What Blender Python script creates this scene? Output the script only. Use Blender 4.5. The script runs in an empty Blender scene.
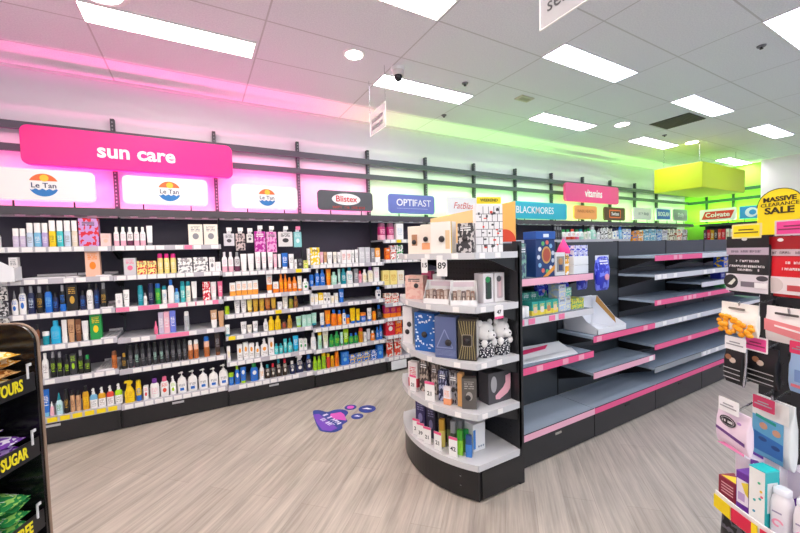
import bpy, bmesh, math, random
from mathutils import Matrix, Vector
random.seed(7)
SC = bpy.context.scene
COL = SC.collection
R = math.radians
def lin(h):
    out = []
    for i in (0, 2, 4):
        c = int(h[i:i+2], 16) / 255
        out.append(c / 12.92 if c <= .04045 else ((c + .055) / 1.055) ** 2.4)
    return (*out, 1)
PINK_W, GREEN_W, FRONT_FILL, EXPO, LAMP = 30, 54, 1.0, .36, 15.5
CAM = ((0.8714903560629679, -0.4896503239205879, -0.02733348813644087), (-0.04455427327241608, -0.023547131965931604, -0.9987294174646835), (0.48838455751836424, 0.8716008793367767, -0.042337112761136345))
PAL={'lilac': 'c9bcd6', 'white': 'f2f0f0', 'pale': 'e4dfe6', 'paleblue': 'c3d3e6', 'grey': '8f8f96', 'skyl': '79b9dd', 'violetl': 'b6a6d8', 'yellow': 'f6cf12', 'olive': '8d8a2a', 'tealm': '3fbfc2', 'beige': 'd9cbb8', 'rainbow': 'c79ad8', 'lime': 'a6d61e', 'red': 'd8213a', 'paleblush': 'ecc9c8', 'peach': 'f0bea6', 'tan': 'cda078', 'orange': 'f58414', 'orangel': 'f5a13a', 'blue': '1f6fd0', 'navy': '1a2450', 'black': '17171a', 'gold': 'c99a35', 'brown': '7b4a2c', 'brownd': '3a2a24', 'cyan': '1fb2e2', 'teal': '1593a5', 'green': '1d9a4a', 'charcoal': '34343a', 'orangeb': 'c06a30', 'pinkl': 'f0b4c8', 'pink': 'ee6d96', 'pinkh': 'e8218c', 'iceblue': 'bfe2ea', 'ochre': 'd9a018', 'redo': 'df4a35', 'plum': '6d3450', 'ivory': 'efe9dc', 'greyl': 'cfced3', 'yellowl': 'f3e08a', 'mint': 'aee0cf', 'periw': '6f7ee0', 'silver': 'bfc3c8', 'purple': '7a3aa0', 'magenta': 'b01a68'}
PRODUCTS=[
('mist', 'A', -1.32, 4.241, 1.72, 0.04, 0.032, 0.158, 'lilac', 'white', 'pale', 1, 'short lilac mist bottle, first of two from left, top shelf, left sun care bay', 'short lilac mist bottle row on top shelf of left sun care bay'),
('mist', 'A', -1.278, 4.24, 1.72, 0.038, 0.03, 0.158, 'lilac', 'white', 'pale', 1, 'short lilac mist bottle, second of two from left, top shelf, left sun care bay', 'short lilac mist bottle row on top shelf of left sun care bay'),
('mist', 'A', -1.233, 4.242, 1.72, 0.042, 0.034, 0.205, 'paleblue', 'white', 'grey', 1, 'pale blue mist bottle on top shelf, left sun care bay', ''),
('mist', 'A', -1.185, 4.243, 1.72, 0.046, 0.037, 0.206, 'skyl', 'white', 'pale', 1, 'sky blue mist bottle with white cap on top shelf, left sun care bay', ''),
('mist', 'A', -1.138, 4.241, 1.72, 0.041, 0.032, 0.206, 'violetl', 'white', 'pale', 1, 'pale violet mist bottle on top shelf, left sun care bay', ''),
('mist', 'A', -1.09, 4.243, 1.72, 0.045, 0.036, 0.229, 'yellow', 'white', 'olive', 1, 'yellow mist bottle with white cap on top shelf, left sun care bay', ''),
('mist', 'A', -1.04, 4.242, 1.72, 0.044, 0.035, 0.229, 'tealm', 'white', 'pale', 1, 'teal mist bottle with white cap on top shelf, left sun care bay', ''),
('mist', 'A', -0.991, 4.243, 1.72, 0.046, 0.037, 0.23, 'paleblue', 'white', 'grey', 1, 'tall pale blue mist bottle on top shelf, left sun care bay', ''),
('mist', 'A', -0.942, 4.242, 1.72, 0.042, 0.034, 0.231, 'beige', 'white', 'pale', 1, 'beige mist bottle with white cap on top shelf, left sun care bay', ''),
('box', 'A', -0.842, 4.266, 1.72, 0.137, 0.082, 0.251, 'rainbow', 'lime', 'red', 4, 'rainbow gift carton with red shapes on top shelf, left sun care bay', ''),
('box', 'A', -0.724, 4.25, 1.72, 0.073, 0.05, 0.116, 'paleblush', 'white', 'peach', 2, 'small blush pink carton on top shelf, left sun care bay', ''),
('box', 'A', -1.344, 4.25, 1.446, 0.054, 0.05, 0.19, 'white', 'grey', 'grey', 2, 'white carton with grey lines on second shelf, left sun care bay', ''),
('box', 'A', -0.828, 4.256, 1.446, 0.103, 0.062, 0.236, 'peach', 'tan', 'orange', 2, 'tall peach carton with bronze figure on second shelf, left sun care bay', ''),
('drop', 'A', -1.356, 4.24, 1.15, 0.041, 0.031, 0.205, 'white', 'grey', 'blue', 2, 'white bottle with blue drips on third shelf, left sun care bay', ''),
('bot', 'A', -1.307, 4.241, 1.15, 0.046, 0.032, 0.235, 'white', 'grey', 'blue', 2, 'white bottle with blue band on third shelf, left sun care bay', ''),
('bot', 'A', -1.253, 4.24, 1.15, 0.044, 0.031, 0.236, 'navy', 'grey', 'paleblue', 1, 'navy bottle with grey cap on third shelf, left sun care bay', ''),
('bot', 'A', -1.199, 4.241, 1.15, 0.047, 0.033, 0.232, 'black', 'grey', 'gold', 1, 'black bottle with gold print on third shelf, left sun care bay', ''),
('bot', 'A', -1.144, 4.242, 1.15, 0.049, 0.034, 0.237, 'blue', 'black', 'skyl', 1, 'bright blue bottle with black cap on third shelf, left sun care bay', ''),
('bot', 'A', -1.098, 4.238, 1.15, 0.038, 0.026, 0.168, 'navy', 'black', 'blue', 1, 'short navy bottle on third shelf, left sun care bay', ''),
('bot', 'A', -1.05, 4.24, 1.15, 0.043, 0.03, 0.234, 'black', 'grey', 'blue', 3, 'black bottle with blue base on third shelf, left sun care bay', ''),
('box', 'A', -0.985, 4.25, 1.15, 0.075, 0.05, 0.23, 'black', 'grey', 'gold', 2, 'black carton with gold emblem on third shelf, left sun care bay', ''),
('bot', 'A', -0.915, 4.239, 1.15, 0.041, 0.028, 0.171, 'navy', 'black', 'blue', 1, 'small navy bottle on third shelf, left sun care bay', ''),
('bot', 'A', -0.865, 4.241, 1.15, 0.045, 0.032, 0.23, 'white', 'black', 'grey', 1, 'white bottle with black cap on third shelf, left sun care bay', ''),
('bot', 'A', -0.817, 4.238, 1.15, 0.038, 0.026, 0.227, 'navy', 'black', 'blue', 1, 'slim navy bottle on third shelf, left sun care bay', ''),
('bot', 'A', -0.766, 4.242, 1.15, 0.048, 0.033, 0.233, 'black', 'grey', 'gold', 1, 'slim black bottle with gold print on third shelf, left sun care bay', ''),
('bot', 'A', -1.228, 4.235, 0.87, 0.03, 0.021, 0.182, 'brown', 'black', 'red', 1, 'small brown bottle on fourth shelf, left sun care bay', ''),
('jar', 'A', -1.178, 4.248, 0.87, 0.046, 0.046, 0.114, 'teal', 'white', 'teal', 0, 'small teal jar with white lid on fourth shelf, left sun care bay', ''),
('bot', 'A', -1.112, 4.249, 0.87, 0.069, 0.048, 0.203, 'cyan', 'cyan', 'skyl', 1, 'large cyan bottle on fourth shelf, left sun care bay', ''),
('pouch', 'A', -1.052, 4.234, 0.87, 0.036, 0.018, 0.204, 'white', 'white', 'pale', 0, 'white pointed pouch on fourth shelf, left sun care bay', ''),
('tube', 'A', -1.007, 4.239, 0.87, 0.046, 0.028, 0.204, 'tan', 'tan', 'brown', 1, 'tan tube on fourth shelf, left sun care bay', ''),
('tube', 'A', -0.959, 4.238, 0.87, 0.042, 0.026, 0.198, 'brown', 'brown', 'tan', 1, 'brown tube on fourth shelf, left sun care bay', ''),
('tube', 'A', -0.911, 4.24, 0.87, 0.047, 0.029, 0.179, 'white', 'white', 'pale', 1, 'plain white tube on fourth shelf, left sun care bay', ''),
('box', 'A', -0.834, 4.25, 0.87, 0.082, 0.05, 0.229, 'green', 'white', 'yellow', 2, 'green carton with yellow emblem on fourth shelf, left sun care bay', ''),
('bot', 'A', -1.193, 4.24, 0.575, 0.042, 0.03, 0.223, 'white', 'white', 'grey', 1, 'tall white bottle on fifth shelf, left sun care bay', ''),
('bot', 'A', -1.142, 4.238, 0.575, 0.038, 0.027, 0.228, 'black', 'grey', 'lime', 1, 'black bottle with grey cap, first of two from left, fifth shelf, left sun care bay', 'black bottle with grey cap row on fifth shelf of left sun care bay'),
('bot', 'A', -1.098, 4.239, 0.575, 0.039, 0.027, 0.221, 'black', 'grey', 'lime', 1, 'black bottle with grey cap, second of two from left, fifth shelf, left sun care bay', 'black bottle with grey cap row on fifth shelf of left sun care bay'),
('bot', 'A', -1.051, 4.238, 0.575, 0.037, 0.026, 0.187, 'black', 'black', 'lime', 1, 'black bottle with green print on fifth shelf, left sun care bay', ''),
('box', 'A', -1.007, 4.25, 0.575, 0.045, 0.05, 0.188, 'charcoal', 'green', 'lime', 2, 'charcoal carton with green print on fifth shelf, left sun care bay', ''),
('bot', 'A', -0.957, 4.239, 0.575, 0.041, 0.029, 0.212, 'black', 'grey', 'lime', 1, 'tallest black bottle on fifth shelf, left sun care bay', ''),
('bot', 'A', -0.911, 4.241, 0.575, 0.045, 0.031, 0.159, 'black', 'green', 'lime', 1, 'short black bottle on fifth shelf, left sun care bay', ''),
('can', 'A', -0.718, 4.246, 0.575, 0.041, 0.041, 0.164, 'orangeb', 'brown', 'brown', 1, 'copper aerosol can on fifth shelf, left sun care bay', ''),
('tube', 'A', -1.204, 4.239, 0.24, 0.046, 0.028, 0.239, 'blue', 'skyl', 'white', 1, 'bright blue tube on bottom shelf, left sun care bay', ''),
('drop', 'A', -1.169, 4.236, 0.24, 0.028, 0.021, 0.125, 'pinkl', 'white', 'peach', 1, 'small pink dropper bottle on bottom shelf, left sun care bay', ''),
('drop', 'A', -1.121, 4.243, 0.24, 0.048, 0.036, 0.19, 'iceblue', 'teal', 'green', 1, 'pale blue squeeze bottle on bottom shelf, left sun care bay', ''),
('can', 'A', -1.072, 4.243, 0.24, 0.037, 0.037, 0.215, 'black', 'black', 'gold', 1, 'black aerosol can on bottom shelf, left sun care bay', ''),
('can', 'A', -1.031, 4.242, 0.24, 0.033, 0.033, 0.193, 'tan', 'black', 'brown', 1, 'tan aerosol can, first of two from left, bottom shelf, left sun care bay', 'tan aerosol can row on bottom shelf of left sun care bay'),
('can', 'A', -0.991, 4.243, 0.24, 0.036, 0.036, 0.184, 'tan', 'black', 'brown', 1, 'tan aerosol can, second of two from left, bottom shelf, left sun care bay', 'tan aerosol can row on bottom shelf of left sun care bay'),
('bot', 'A', -0.939, 4.241, 0.24, 0.046, 0.032, 0.215, 'ochre', 'black', 'yellow', 1, 'amber oil bottle with black cap on bottom shelf, left sun care bay', ''),
('spray', 'A', -0.884, 4.242, 0.24, 0.055, 0.033, 0.18, 'white', 'white', 'skyl', 5, 'white spray bottle with blue shoulder on bottom shelf, left sun care bay', ''),
('spray', 'A', -0.824, 4.241, 0.24, 0.054, 0.033, 0.181, 'white', 'white', 'ochre', 5, 'white spray bottle with yellow shoulder on bottom shelf, left sun care bay', ''),
('spray', 'A', -0.763, 4.241, 0.24, 0.054, 0.032, 0.182, 'white', 'white', 'redo', 5, 'white spray bottle with red shoulder on bottom shelf, left sun care bay', ''),
('spray', 'A', -0.7, 4.242, 0.24, 0.056, 0.034, 0.188, 'white', 'white', 'lime', 5, 'white spray bottle with lime shoulder on bottom shelf, left sun care bay', ''),
('bot', 'B', -0.646, 4.239, 1.72, 0.039, 0.028, 0.176, 'white', 'white', 'pinkl', 3, 'white and pink bottle, first of four from left, top shelf, right sun care bay', 'white and pink bottle row on top shelf of right sun care bay'),
('bot', 'B', -0.595, 4.24, 1.72, 0.042, 0.029, 0.177, 'white', 'white', 'pinkl', 3, 'white and pink bottle, second of four from left, top shelf, right sun care bay', 'white and pink bottle row on top shelf of right sun care bay'),
('bot', 'B', -0.543, 4.241, 1.72, 0.045, 0.031, 0.177, 'white', 'white', 'plum', 3, 'white bottle with plum label on top shelf, right sun care bay', ''),
('bot', 'B', -0.493, 4.239, 1.72, 0.041, 0.029, 0.178, 'white', 'white', 'pinkl', 3, 'white and pink bottle, third of four from left, top shelf, right sun care bay', 'white and pink bottle row on top shelf of right sun care bay'),
('bot', 'B', -0.444, 4.24, 1.72, 0.043, 0.03, 0.178, 'white', 'white', 'pinkl', 3, 'white and pink bottle, fourth of four from left, top shelf, right sun care bay', 'white and pink bottle row on top shelf of right sun care bay'),
('tube', 'B', -0.39, 4.24, 1.72, 0.048, 0.03, 0.191, 'white', 'grey', 'pale', 1, 'white tube on top shelf, right sun care bay', ''),
('box', 'B', -0.002, 4.263, 1.72, 0.126, 0.076, 0.209, 'ivory', 'grey', 'grey', 2, 'ivory carton, first of two from left, top shelf, right sun care bay', 'ivory carton row on top shelf of right sun care bay'),
('box', 'B', 0.136, 4.263, 1.72, 0.127, 0.076, 0.211, 'ivory', 'grey', 'grey', 2, 'ivory carton, second of two from left, top shelf, right sun care bay', 'ivory carton row on top shelf of right sun care bay'),
('box', 'B', -0.555, 4.253, 1.444, 0.094, 0.056, 0.161, 'greyl', 'grey', 'pink', 2, 'pale grey carton with pink print on second shelf, right sun care bay', ''),
('box', 'B', -0.464, 4.25, 1.444, 0.077, 0.05, 0.13, 'yellowl', 'red', 'red', 4, 'yellow carton with red florals, first of two from left, second shelf, right sun care bay', 'yellow carton with red florals row on second shelf of right sun care bay'),
('box', 'B', -0.384, 4.25, 1.444, 0.071, 0.05, 0.127, 'yellowl', 'red', 'red', 4, 'yellow carton with red florals, second of two from left, second shelf, right sun care bay', 'yellow carton with red florals row on second shelf of right sun care bay'),
('can', 'B', -0.317, 4.249, 1.444, 0.047, 0.047, 0.196, 'yellowl', 'pinkh', 'ivory', 1, 'yellow can with pink cap, first of three from left, second shelf, right sun care bay', 'yellow can with pink cap row on second shelf of right sun care bay'),
('can', 'B', -0.263, 4.248, 1.444, 0.046, 0.046, 0.194, 'yellowl', 'pinkh', 'ivory', 1, 'yellow can with pink cap, second of three from left, second shelf, right sun care bay', 'yellow can with pink cap row on second shelf of right sun care bay'),
('can', 'B', -0.208, 4.25, 1.444, 0.049, 0.049, 0.193, 'yellowl', 'pinkh', 'ivory', 1, 'yellow can with pink cap, third of three from left, second shelf, right sun care bay', 'yellow can with pink cap row on second shelf of right sun care bay'),
('box', 'B', -0.107, 4.262, 1.444, 0.123, 0.074, 0.147, 'white', 'black', 'grey', 4, 'white carton with leaf emblem, first of two from left, second shelf, right sun care bay', 'white carton with leaf emblem row on second shelf of right sun care bay'),
('box', 'B', 0.031, 4.264, 1.444, 0.129, 0.078, 0.15, 'white', 'black', 'grey', 4, 'white carton with leaf emblem, second of two from left, second shelf, right sun care bay', 'white carton with leaf emblem row on second shelf of right sun care bay'),
('box', 'B', 0.134, 4.25, 1.444, 0.052, 0.05, 0.147, 'white', 'grey', 'grey', 2, 'slim white carton on second shelf, right sun care bay', ''),
('box', 'B', 0.188, 4.25, 1.444, 0.048, 0.05, 0.095, 'white', 'grey', 'pale', 2, 'short white carton on second shelf, right sun care bay', ''),
('box', 'B', -0.654, 4.25, 1.148, 0.049, 0.05, 0.126, 'white', 'grey', 'greyl', 2, 'white angled carton on third shelf, right sun care bay', ''),
('tube', 'B', -0.598, 4.239, 1.148, 0.047, 0.029, 0.158, 'white', 'white', 'grey', 1, 'white tube with grey print on third shelf, right sun care bay', ''),
('can', 'B', -0.489, 4.248, 1.148, 0.047, 0.047, 0.192, 'teal', 'teal', 'skyl', 1, 'teal can on third shelf, right sun care bay', ''),
('bot', 'B', -0.452, 4.234, 1.148, 0.027, 0.019, 0.117, 'white', 'grey', 'grey', 1, 'tiny white bottle on third shelf, right sun care bay', ''),
('can', 'B', -0.406, 4.248, 1.148, 0.047, 0.047, 0.204, 'navy', 'navy', 'grey', 1, 'navy can on third shelf, right sun care bay', ''),
('can', 'B', -0.349, 4.248, 1.148, 0.046, 0.046, 0.2, 'green', 'blue', 'lime', 1, 'green can with blue cap on third shelf, right sun care bay', ''),
('can', 'B', -0.297, 4.246, 1.148, 0.042, 0.042, 0.174, 'white', 'teal', 'skyl', 1, 'white can with teal cap on third shelf, right sun care bay', ''),
('bot', 'B', -0.24, 4.243, 1.148, 0.052, 0.037, 0.229, 'white', 'blue', 'white', 1, 'tall white bottle with blue cap on third shelf, right sun care bay', ''),
('bot', 'B', -0.192, 4.239, 1.148, 0.04, 0.028, 0.142, 'skyl', 'blue', 'white', 1, 'small sky blue bottle on third shelf, right sun care bay', ''),
('can', 'B', -0.141, 4.247, 1.148, 0.043, 0.043, 0.208, 'tealm', 'teal', 'white', 1, 'mint can with teal cap on third shelf, right sun care bay', ''),
('can', 'B', -0.093, 4.246, 1.148, 0.043, 0.043, 0.205, 'ivory', 'teal', 'tealm', 1, 'ivory can with teal cap on third shelf, right sun care bay', ''),
('tube', 'B', -0.039, 4.24, 1.148, 0.047, 0.029, 0.201, 'white', 'grey', 'white', 1, 'white tube on third shelf, right sun care bay', ''),
('box', 'B', 0.07, 4.25, 1.148, 0.069, 0.05, 0.189, 'red', 'white', 'white', 4, 'red and white carton on third shelf, right sun care bay', ''),
('tube', 'B', 0.136, 4.241, 1.148, 0.052, 0.032, 0.185, 'white', 'pale', 'pinkl', 1, 'pale tube on third shelf, right sun care bay', ''),
('tube', 'B', 0.198, 4.239, 1.148, 0.045, 0.028, 0.186, 'pink', 'white', 'white', 1, 'pink tube on third shelf, right sun care bay', ''),
('drop', 'B', -0.38, 4.237, 0.855, 0.031, 0.024, 0.13, 'pink', 'pink', 'pinkl', 0, 'small pink dropper bottle on fourth shelf, right sun care bay', ''),
('box', 'B', -0.336, 4.25, 0.855, 0.04, 0.05, 0.209, 'lilac', 'white', 'white', 1, 'lilac carton on fourth shelf, right sun care bay', ''),
('box', 'B', -0.289, 4.25, 0.855, 0.046, 0.05, 0.212, 'pinkl', 'pink', 'white', 1, 'pink carton on fourth shelf, right sun care bay', ''),
('box', 'B', -0.238, 4.25, 0.855, 0.048, 0.05, 0.214, 'periw', 'periw', 'white', 1, 'periwinkle carton on fourth shelf, right sun care bay', ''),
('can', 'B', -0.12, 4.249, 0.855, 0.048, 0.048, 0.194, 'silver', 'white', 'grey', 1, 'silver can with white cap on fourth shelf, right sun care bay', ''),
('tube', 'B', 0.126, 4.244, 0.855, 0.061, 0.038, 0.183, 'tan', 'white', 'white', 3, 'tan and white tube on fourth shelf, right sun care bay', ''),
('tube', 'B', 0.195, 4.242, 0.855, 0.054, 0.033, 0.168, 'tan', 'tan', 'brown', 0, 'plain tan tube on fourth shelf, right sun care bay', ''),
('bot', 'B', -0.644, 4.239, 0.56, 0.041, 0.029, 0.148, 'black', 'gold', 'gold', 1, 'short black bottle with gold cap on fifth shelf, right sun care bay', ''),
('can', 'B', -0.594, 4.244, 0.56, 0.038, 0.038, 0.217, 'charcoal', 'black', 'grey', 1, 'charcoal aerosol can, first of ten from left, fifth shelf, right sun care bay', 'charcoal aerosol can row on fifth shelf of right sun care bay'),
('can', 'B', -0.545, 4.244, 0.56, 0.039, 0.039, 0.214, 'charcoal', 'black', 'mint', 1, 'charcoal aerosol can, second of ten from left, fifth shelf, right sun care bay', 'charcoal aerosol can row on fifth shelf of right sun care bay'),
('can', 'B', -0.498, 4.245, 0.56, 0.04, 0.04, 0.217, 'charcoal', 'black', 'grey', 1, 'charcoal aerosol can, third of ten from left, fifth shelf, right sun care bay', 'charcoal aerosol can row on fifth shelf of right sun care bay'),
('can', 'B', -0.447, 4.245, 0.56, 0.039, 0.039, 0.214, 'charcoal', 'black', 'grey', 1, 'charcoal aerosol can, fourth of ten from left, fifth shelf, right sun care bay', 'charcoal aerosol can row on fifth shelf of right sun care bay'),
('can', 'B', -0.4, 4.245, 0.56, 0.04, 0.04, 0.215, 'charcoal', 'black', 'mint', 1, 'charcoal aerosol can, fifth of ten from left, fifth shelf, right sun care bay', 'charcoal aerosol can row on fifth shelf of right sun care bay'),
('can', 'B', -0.347, 4.246, 0.56, 0.042, 0.042, 0.214, 'charcoal', 'black', 'mint', 1, 'charcoal aerosol can, sixth of ten from left, fifth shelf, right sun care bay', 'charcoal aerosol can row on fifth shelf of right sun care bay'),
('can', 'B', -0.3, 4.245, 0.56, 0.041, 0.041, 0.217, 'charcoal', 'black', 'grey', 1, 'charcoal aerosol can, seventh of ten from left, fifth shelf, right sun care bay', 'charcoal aerosol can row on fifth shelf of right sun care bay'),
('can', 'B', -0.25, 4.246, 0.56, 0.041, 0.041, 0.213, 'charcoal', 'black', 'grey', 1, 'charcoal aerosol can, eighth of ten from left, fifth shelf, right sun care bay', 'charcoal aerosol can row on fifth shelf of right sun care bay'),
('can', 'B', -0.197, 4.246, 0.56, 0.042, 0.042, 0.21, 'charcoal', 'black', 'grey', 1, 'charcoal aerosol can, ninth of ten from left, fifth shelf, right sun care bay', 'charcoal aerosol can row on fifth shelf of right sun care bay'),
('can', 'B', -0.15, 4.245, 0.56, 0.041, 0.041, 0.209, 'charcoal', 'black', 'grey', 1, 'charcoal aerosol can, tenth of ten from left, fifth shelf, right sun care bay', 'charcoal aerosol can row on fifth shelf of right sun care bay'),
('can', 'B', -0.101, 4.247, 0.56, 0.043, 0.043, 0.188, 'orangeb', 'white', 'peach', 5, 'copper can with white cap, first of two from left, fifth shelf, right sun care bay', 'copper can with white cap row on fifth shelf of right sun care bay'),
('can', 'B', -0.049, 4.248, 0.56, 0.045, 0.045, 0.19, 'orangeb', 'white', 'peach', 5, 'copper can with white cap, second of two from left, fifth shelf, right sun care bay', 'copper can with white cap row on fifth shelf of right sun care bay'),
('can', 'B', 0.046, 4.252, 0.56, 0.053, 0.053, 0.208, 'orangeb', 'blue', 'peach', 5, 'copper can with blue cap on fifth shelf, right sun care bay', ''),
('tube', 'B', 0.148, 4.241, 0.56, 0.051, 0.032, 0.228, 'brownd', 'brown', 'grey', 1, 'dark brown tube on fifth shelf, right sun care bay', ''),
('trig', 'B', -0.618, 4.249, 0.23, 0.079, 0.048, 0.21, 'yellow', 'yellow', 'ochre', 1, 'yellow trigger spray bottle on bottom shelf, right sun care bay', ''),
('can', 'B', -0.547, 4.248, 0.23, 0.046, 0.046, 0.196, 'yellow', 'yellow', 'blue', 3, 'yellow spray can on bottom shelf, right sun care bay', ''),
('box', 'B', -0.489, 4.25, 0.23, 0.037, 0.05, 0.13, 'white', 'grey', 'red', 2, 'slim white carton with red print on bottom shelf, right sun care bay', ''),
('bot', 'B', -0.419, 4.251, 0.23, 0.075, 0.052, 0.188, 'white', 'purple', 'pinkl', 1, 'white bottle with purple cap on bottom shelf, right sun care bay', ''),
('bot', 'B', -0.337, 4.25, 0.23, 0.071, 0.05, 0.191, 'white', 'pink', 'redo', 2, 'white bottle with pink cap on bottom shelf, right sun care bay', ''),
('spray', 'B', -0.266, 4.241, 0.23, 0.052, 0.031, 0.187, 'white', 'white', 'lime', 2, 'white bottle with green label on bottom shelf, right sun care bay', ''),
('pump', 'B', -0.189, 4.251, 0.23, 0.079, 0.051, 0.21, 'white', 'white', 'blue', 7, 'white pump bottle, first of five from left, bottom shelf, right sun care bay', 'white pump bottle row on bottom shelf of right sun care bay'),
('pump', 'B', -0.096, 4.252, 0.23, 0.083, 0.054, 0.208, 'white', 'white', 'blue', 7, 'white pump bottle, second of five from left, bottom shelf, right sun care bay', 'white pump bottle row on bottom shelf of right sun care bay'),
('pump', 'B', -0.0, 4.252, 0.23, 0.083, 0.054, 0.206, 'white', 'white', 'blue', 7, 'white pump bottle, third of five from left, bottom shelf, right sun care bay', 'white pump bottle row on bottom shelf of right sun care bay'),
('pump', 'B', 0.095, 4.253, 0.23, 0.086, 0.056, 0.198, 'white', 'white', 'blue', 7, 'white pump bottle, fourth of five from left, bottom shelf, right sun care bay', 'white pump bottle row on bottom shelf of right sun care bay'),
('pump', 'B', 0.191, 4.253, 0.23, 0.087, 0.057, 0.218, 'white', 'white', 'blue', 7, 'white pump bottle, fifth of five from left, bottom shelf, right sun care bay', 'white pump bottle row on bottom shelf of right sun care bay'),
('bot', 'C', 0.252, 4.243, 1.43, 0.05, 0.035, 0.212, 'white', 'pale', 'pinkl', 3, 'white and pink bottle, first of two from left, top shelf, bay beside sun care', 'white and pink bottle row on top shelf of bay beside sun care'),
('bot', 'C', 0.312, 4.242, 1.43, 0.049, 0.035, 0.21, 'white', 'pale', 'pinkl', 3, 'white and pink bottle, second of two from left, top shelf, bay beside sun care', 'white and pink bottle row on top shelf of bay beside sun care'),
('bot', 'C', 0.374, 4.243, 1.43, 0.052, 0.036, 0.209, 'greyl', 'grey', 'plum', 3, 'grey bottle with plum label on top shelf, bay beside sun care', ''),
('tube', 'C', 0.439, 4.244, 1.43, 0.062, 0.039, 0.186, 'white', 'white', 'pale', 1, 'wide white tube, first of two from left, top shelf, bay beside sun care', 'wide white tube row on top shelf of bay beside sun care'),
('tube', 'C', 0.512, 4.244, 1.43, 0.063, 0.039, 0.187, 'white', 'white', 'pale', 1, 'wide white tube, second of two from left, top shelf, bay beside sun care', 'wide white tube row on top shelf of bay beside sun care'),
('tube', 'C', 0.584, 4.242, 1.43, 0.054, 0.033, 0.204, 'white', 'greyl', 'pinkl', 1, 'tall white tube, first of three from left, top shelf, bay beside sun care', 'tall white tube row on top shelf of bay beside sun care'),
('tube', 'C', 0.647, 4.24, 1.43, 0.048, 0.03, 0.202, 'white', 'greyl', 'pinkl', 1, 'tall white tube, second of three from left, top shelf, bay beside sun care', 'tall white tube row on top shelf of bay beside sun care'),
('tube', 'C', 0.715, 4.242, 1.43, 0.055, 0.034, 0.2, 'white', 'greyl', 'pinkl', 1, 'tall white tube, third of three from left, top shelf, bay beside sun care', 'tall white tube row on top shelf of bay beside sun care'),
('tube', 'C', 0.766, 4.237, 1.43, 0.038, 0.023, 0.177, 'pinkl', 'white', 'white', 1, 'slim pink tube on top shelf, bay beside sun care', ''),
('tube', 'C', 0.812, 4.235, 1.43, 0.033, 0.021, 0.175, 'white', 'grey', 'white', 1, 'slim white tube on top shelf, bay beside sun care', ''),
('tube', 'C', 0.872, 4.246, 1.43, 0.067, 0.042, 0.185, 'blue', 'white', 'white', 1, 'blue tube on top shelf, bay beside sun care', ''),
('tube', 'C', 0.945, 4.243, 1.43, 0.057, 0.035, 0.172, 'white', 'white', 'grey', 1, 'white tube beside blue tube on top shelf, bay beside sun care', ''),
('box', 'C', 0.989, 4.25, 1.43, 0.024, 0.05, 0.107, 'white', 'grey', 'grey', 1, 'narrow white carton on top shelf, bay beside sun care', ''),
('box', 'C', 1.041, 4.25, 1.43, 0.066, 0.05, 0.123, 'charcoal', 'grey', 'grey', 2, 'dark patterned pack on top shelf, bay beside sun care', ''),
('box', 'C', 1.107, 4.25, 1.43, 0.054, 0.05, 0.091, 'yellowl', 'pink', 'lime', 4, 'floral pack on top shelf, bay beside sun care', ''),
('box', 'D', 1.146, 4.25, 1.467, 0.026, 0.05, 0.194, 'white', 'grey', 'grey', 1, 'narrow white carton on top shelf, bay under grey sign', ''),
('box', 'D', 1.22, 4.258, 1.467, 0.109, 0.066, 0.203, 'yellow', 'white', 'white', 4, 'yellow carton on top shelf, bay under grey sign', ''),
('tube', 'D', 1.301, 4.237, 1.467, 0.039, 0.024, 0.149, 'pinkl', 'white', 'white', 1, 'slim pink tube on top shelf, bay under grey sign', ''),
('tube', 'D', 1.345, 4.237, 1.467, 0.04, 0.025, 0.148, 'tan', 'white', 'brown', 1, 'slim tan tube on top shelf, bay under grey sign', ''),
('tube', 'D', 1.403, 4.245, 1.467, 0.063, 0.039, 0.146, 'white', 'white', 'grey', 1, 'white tube, first of three from left, top shelf, bay under grey sign', 'white tube row on top shelf of bay under grey sign'),
('tube', 'D', 1.467, 4.24, 1.467, 0.048, 0.03, 0.145, 'ivory', 'white', 'grey', 1, 'white tube, second of three from left, top shelf, bay under grey sign', 'white tube row on top shelf of bay under grey sign'),
('tube', 'D', 1.52, 4.239, 1.467, 0.045, 0.028, 0.143, 'white', 'greyl', 'grey', 1, 'white tube, third of three from left, top shelf, bay under grey sign', 'white tube row on top shelf of bay under grey sign'),
('box', 'D', 1.579, 4.25, 1.467, 0.058, 0.05, 0.166, 'white', 'grey', 'redo', 1, 'white carton with red line, first of two from left, top shelf, bay under grey sign', 'white carton with red line row on top shelf of bay under grey sign'),
('box', 'D', 1.645, 4.25, 1.467, 0.058, 0.05, 0.165, 'white', 'grey', 'redo', 1, 'white carton with red line, second of two from left, top shelf, bay under grey sign', 'white carton with red line row on top shelf of bay under grey sign'),
('tube', 'D', 1.701, 4.238, 1.467, 0.042, 0.026, 0.164, 'white', 'white', 'grey', 1, 'slim white tube, first of two from left, top shelf, bay under grey sign', 'slim white tube row on top shelf of bay under grey sign'),
('tube', 'D', 1.753, 4.239, 1.467, 0.046, 0.029, 0.169, 'white', 'white', 'grey', 1, 'slim white tube, second of two from left, top shelf, bay under grey sign', 'slim white tube row on top shelf of bay under grey sign'),
('box', 'D', 1.821, 4.25, 1.467, 0.072, 0.05, 0.195, 'greyl', 'grey', 'white', 1, 'pale grey carton, first of two from left, top shelf, bay under grey sign', 'pale grey carton row on top shelf of bay under grey sign'),
('box', 'D', 1.9, 4.25, 1.467, 0.066, 0.05, 0.194, 'greyl', 'grey', 'white', 1, 'pale grey carton, second of two from left, top shelf, bay under grey sign', 'pale grey carton row on top shelf of bay under grey sign'),
('box', 'D', 1.974, 4.25, 1.467, 0.048, 0.05, 0.183, 'grey', 'grey', 'white', 1, 'grey carton on top shelf, bay under grey sign', ''),
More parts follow.
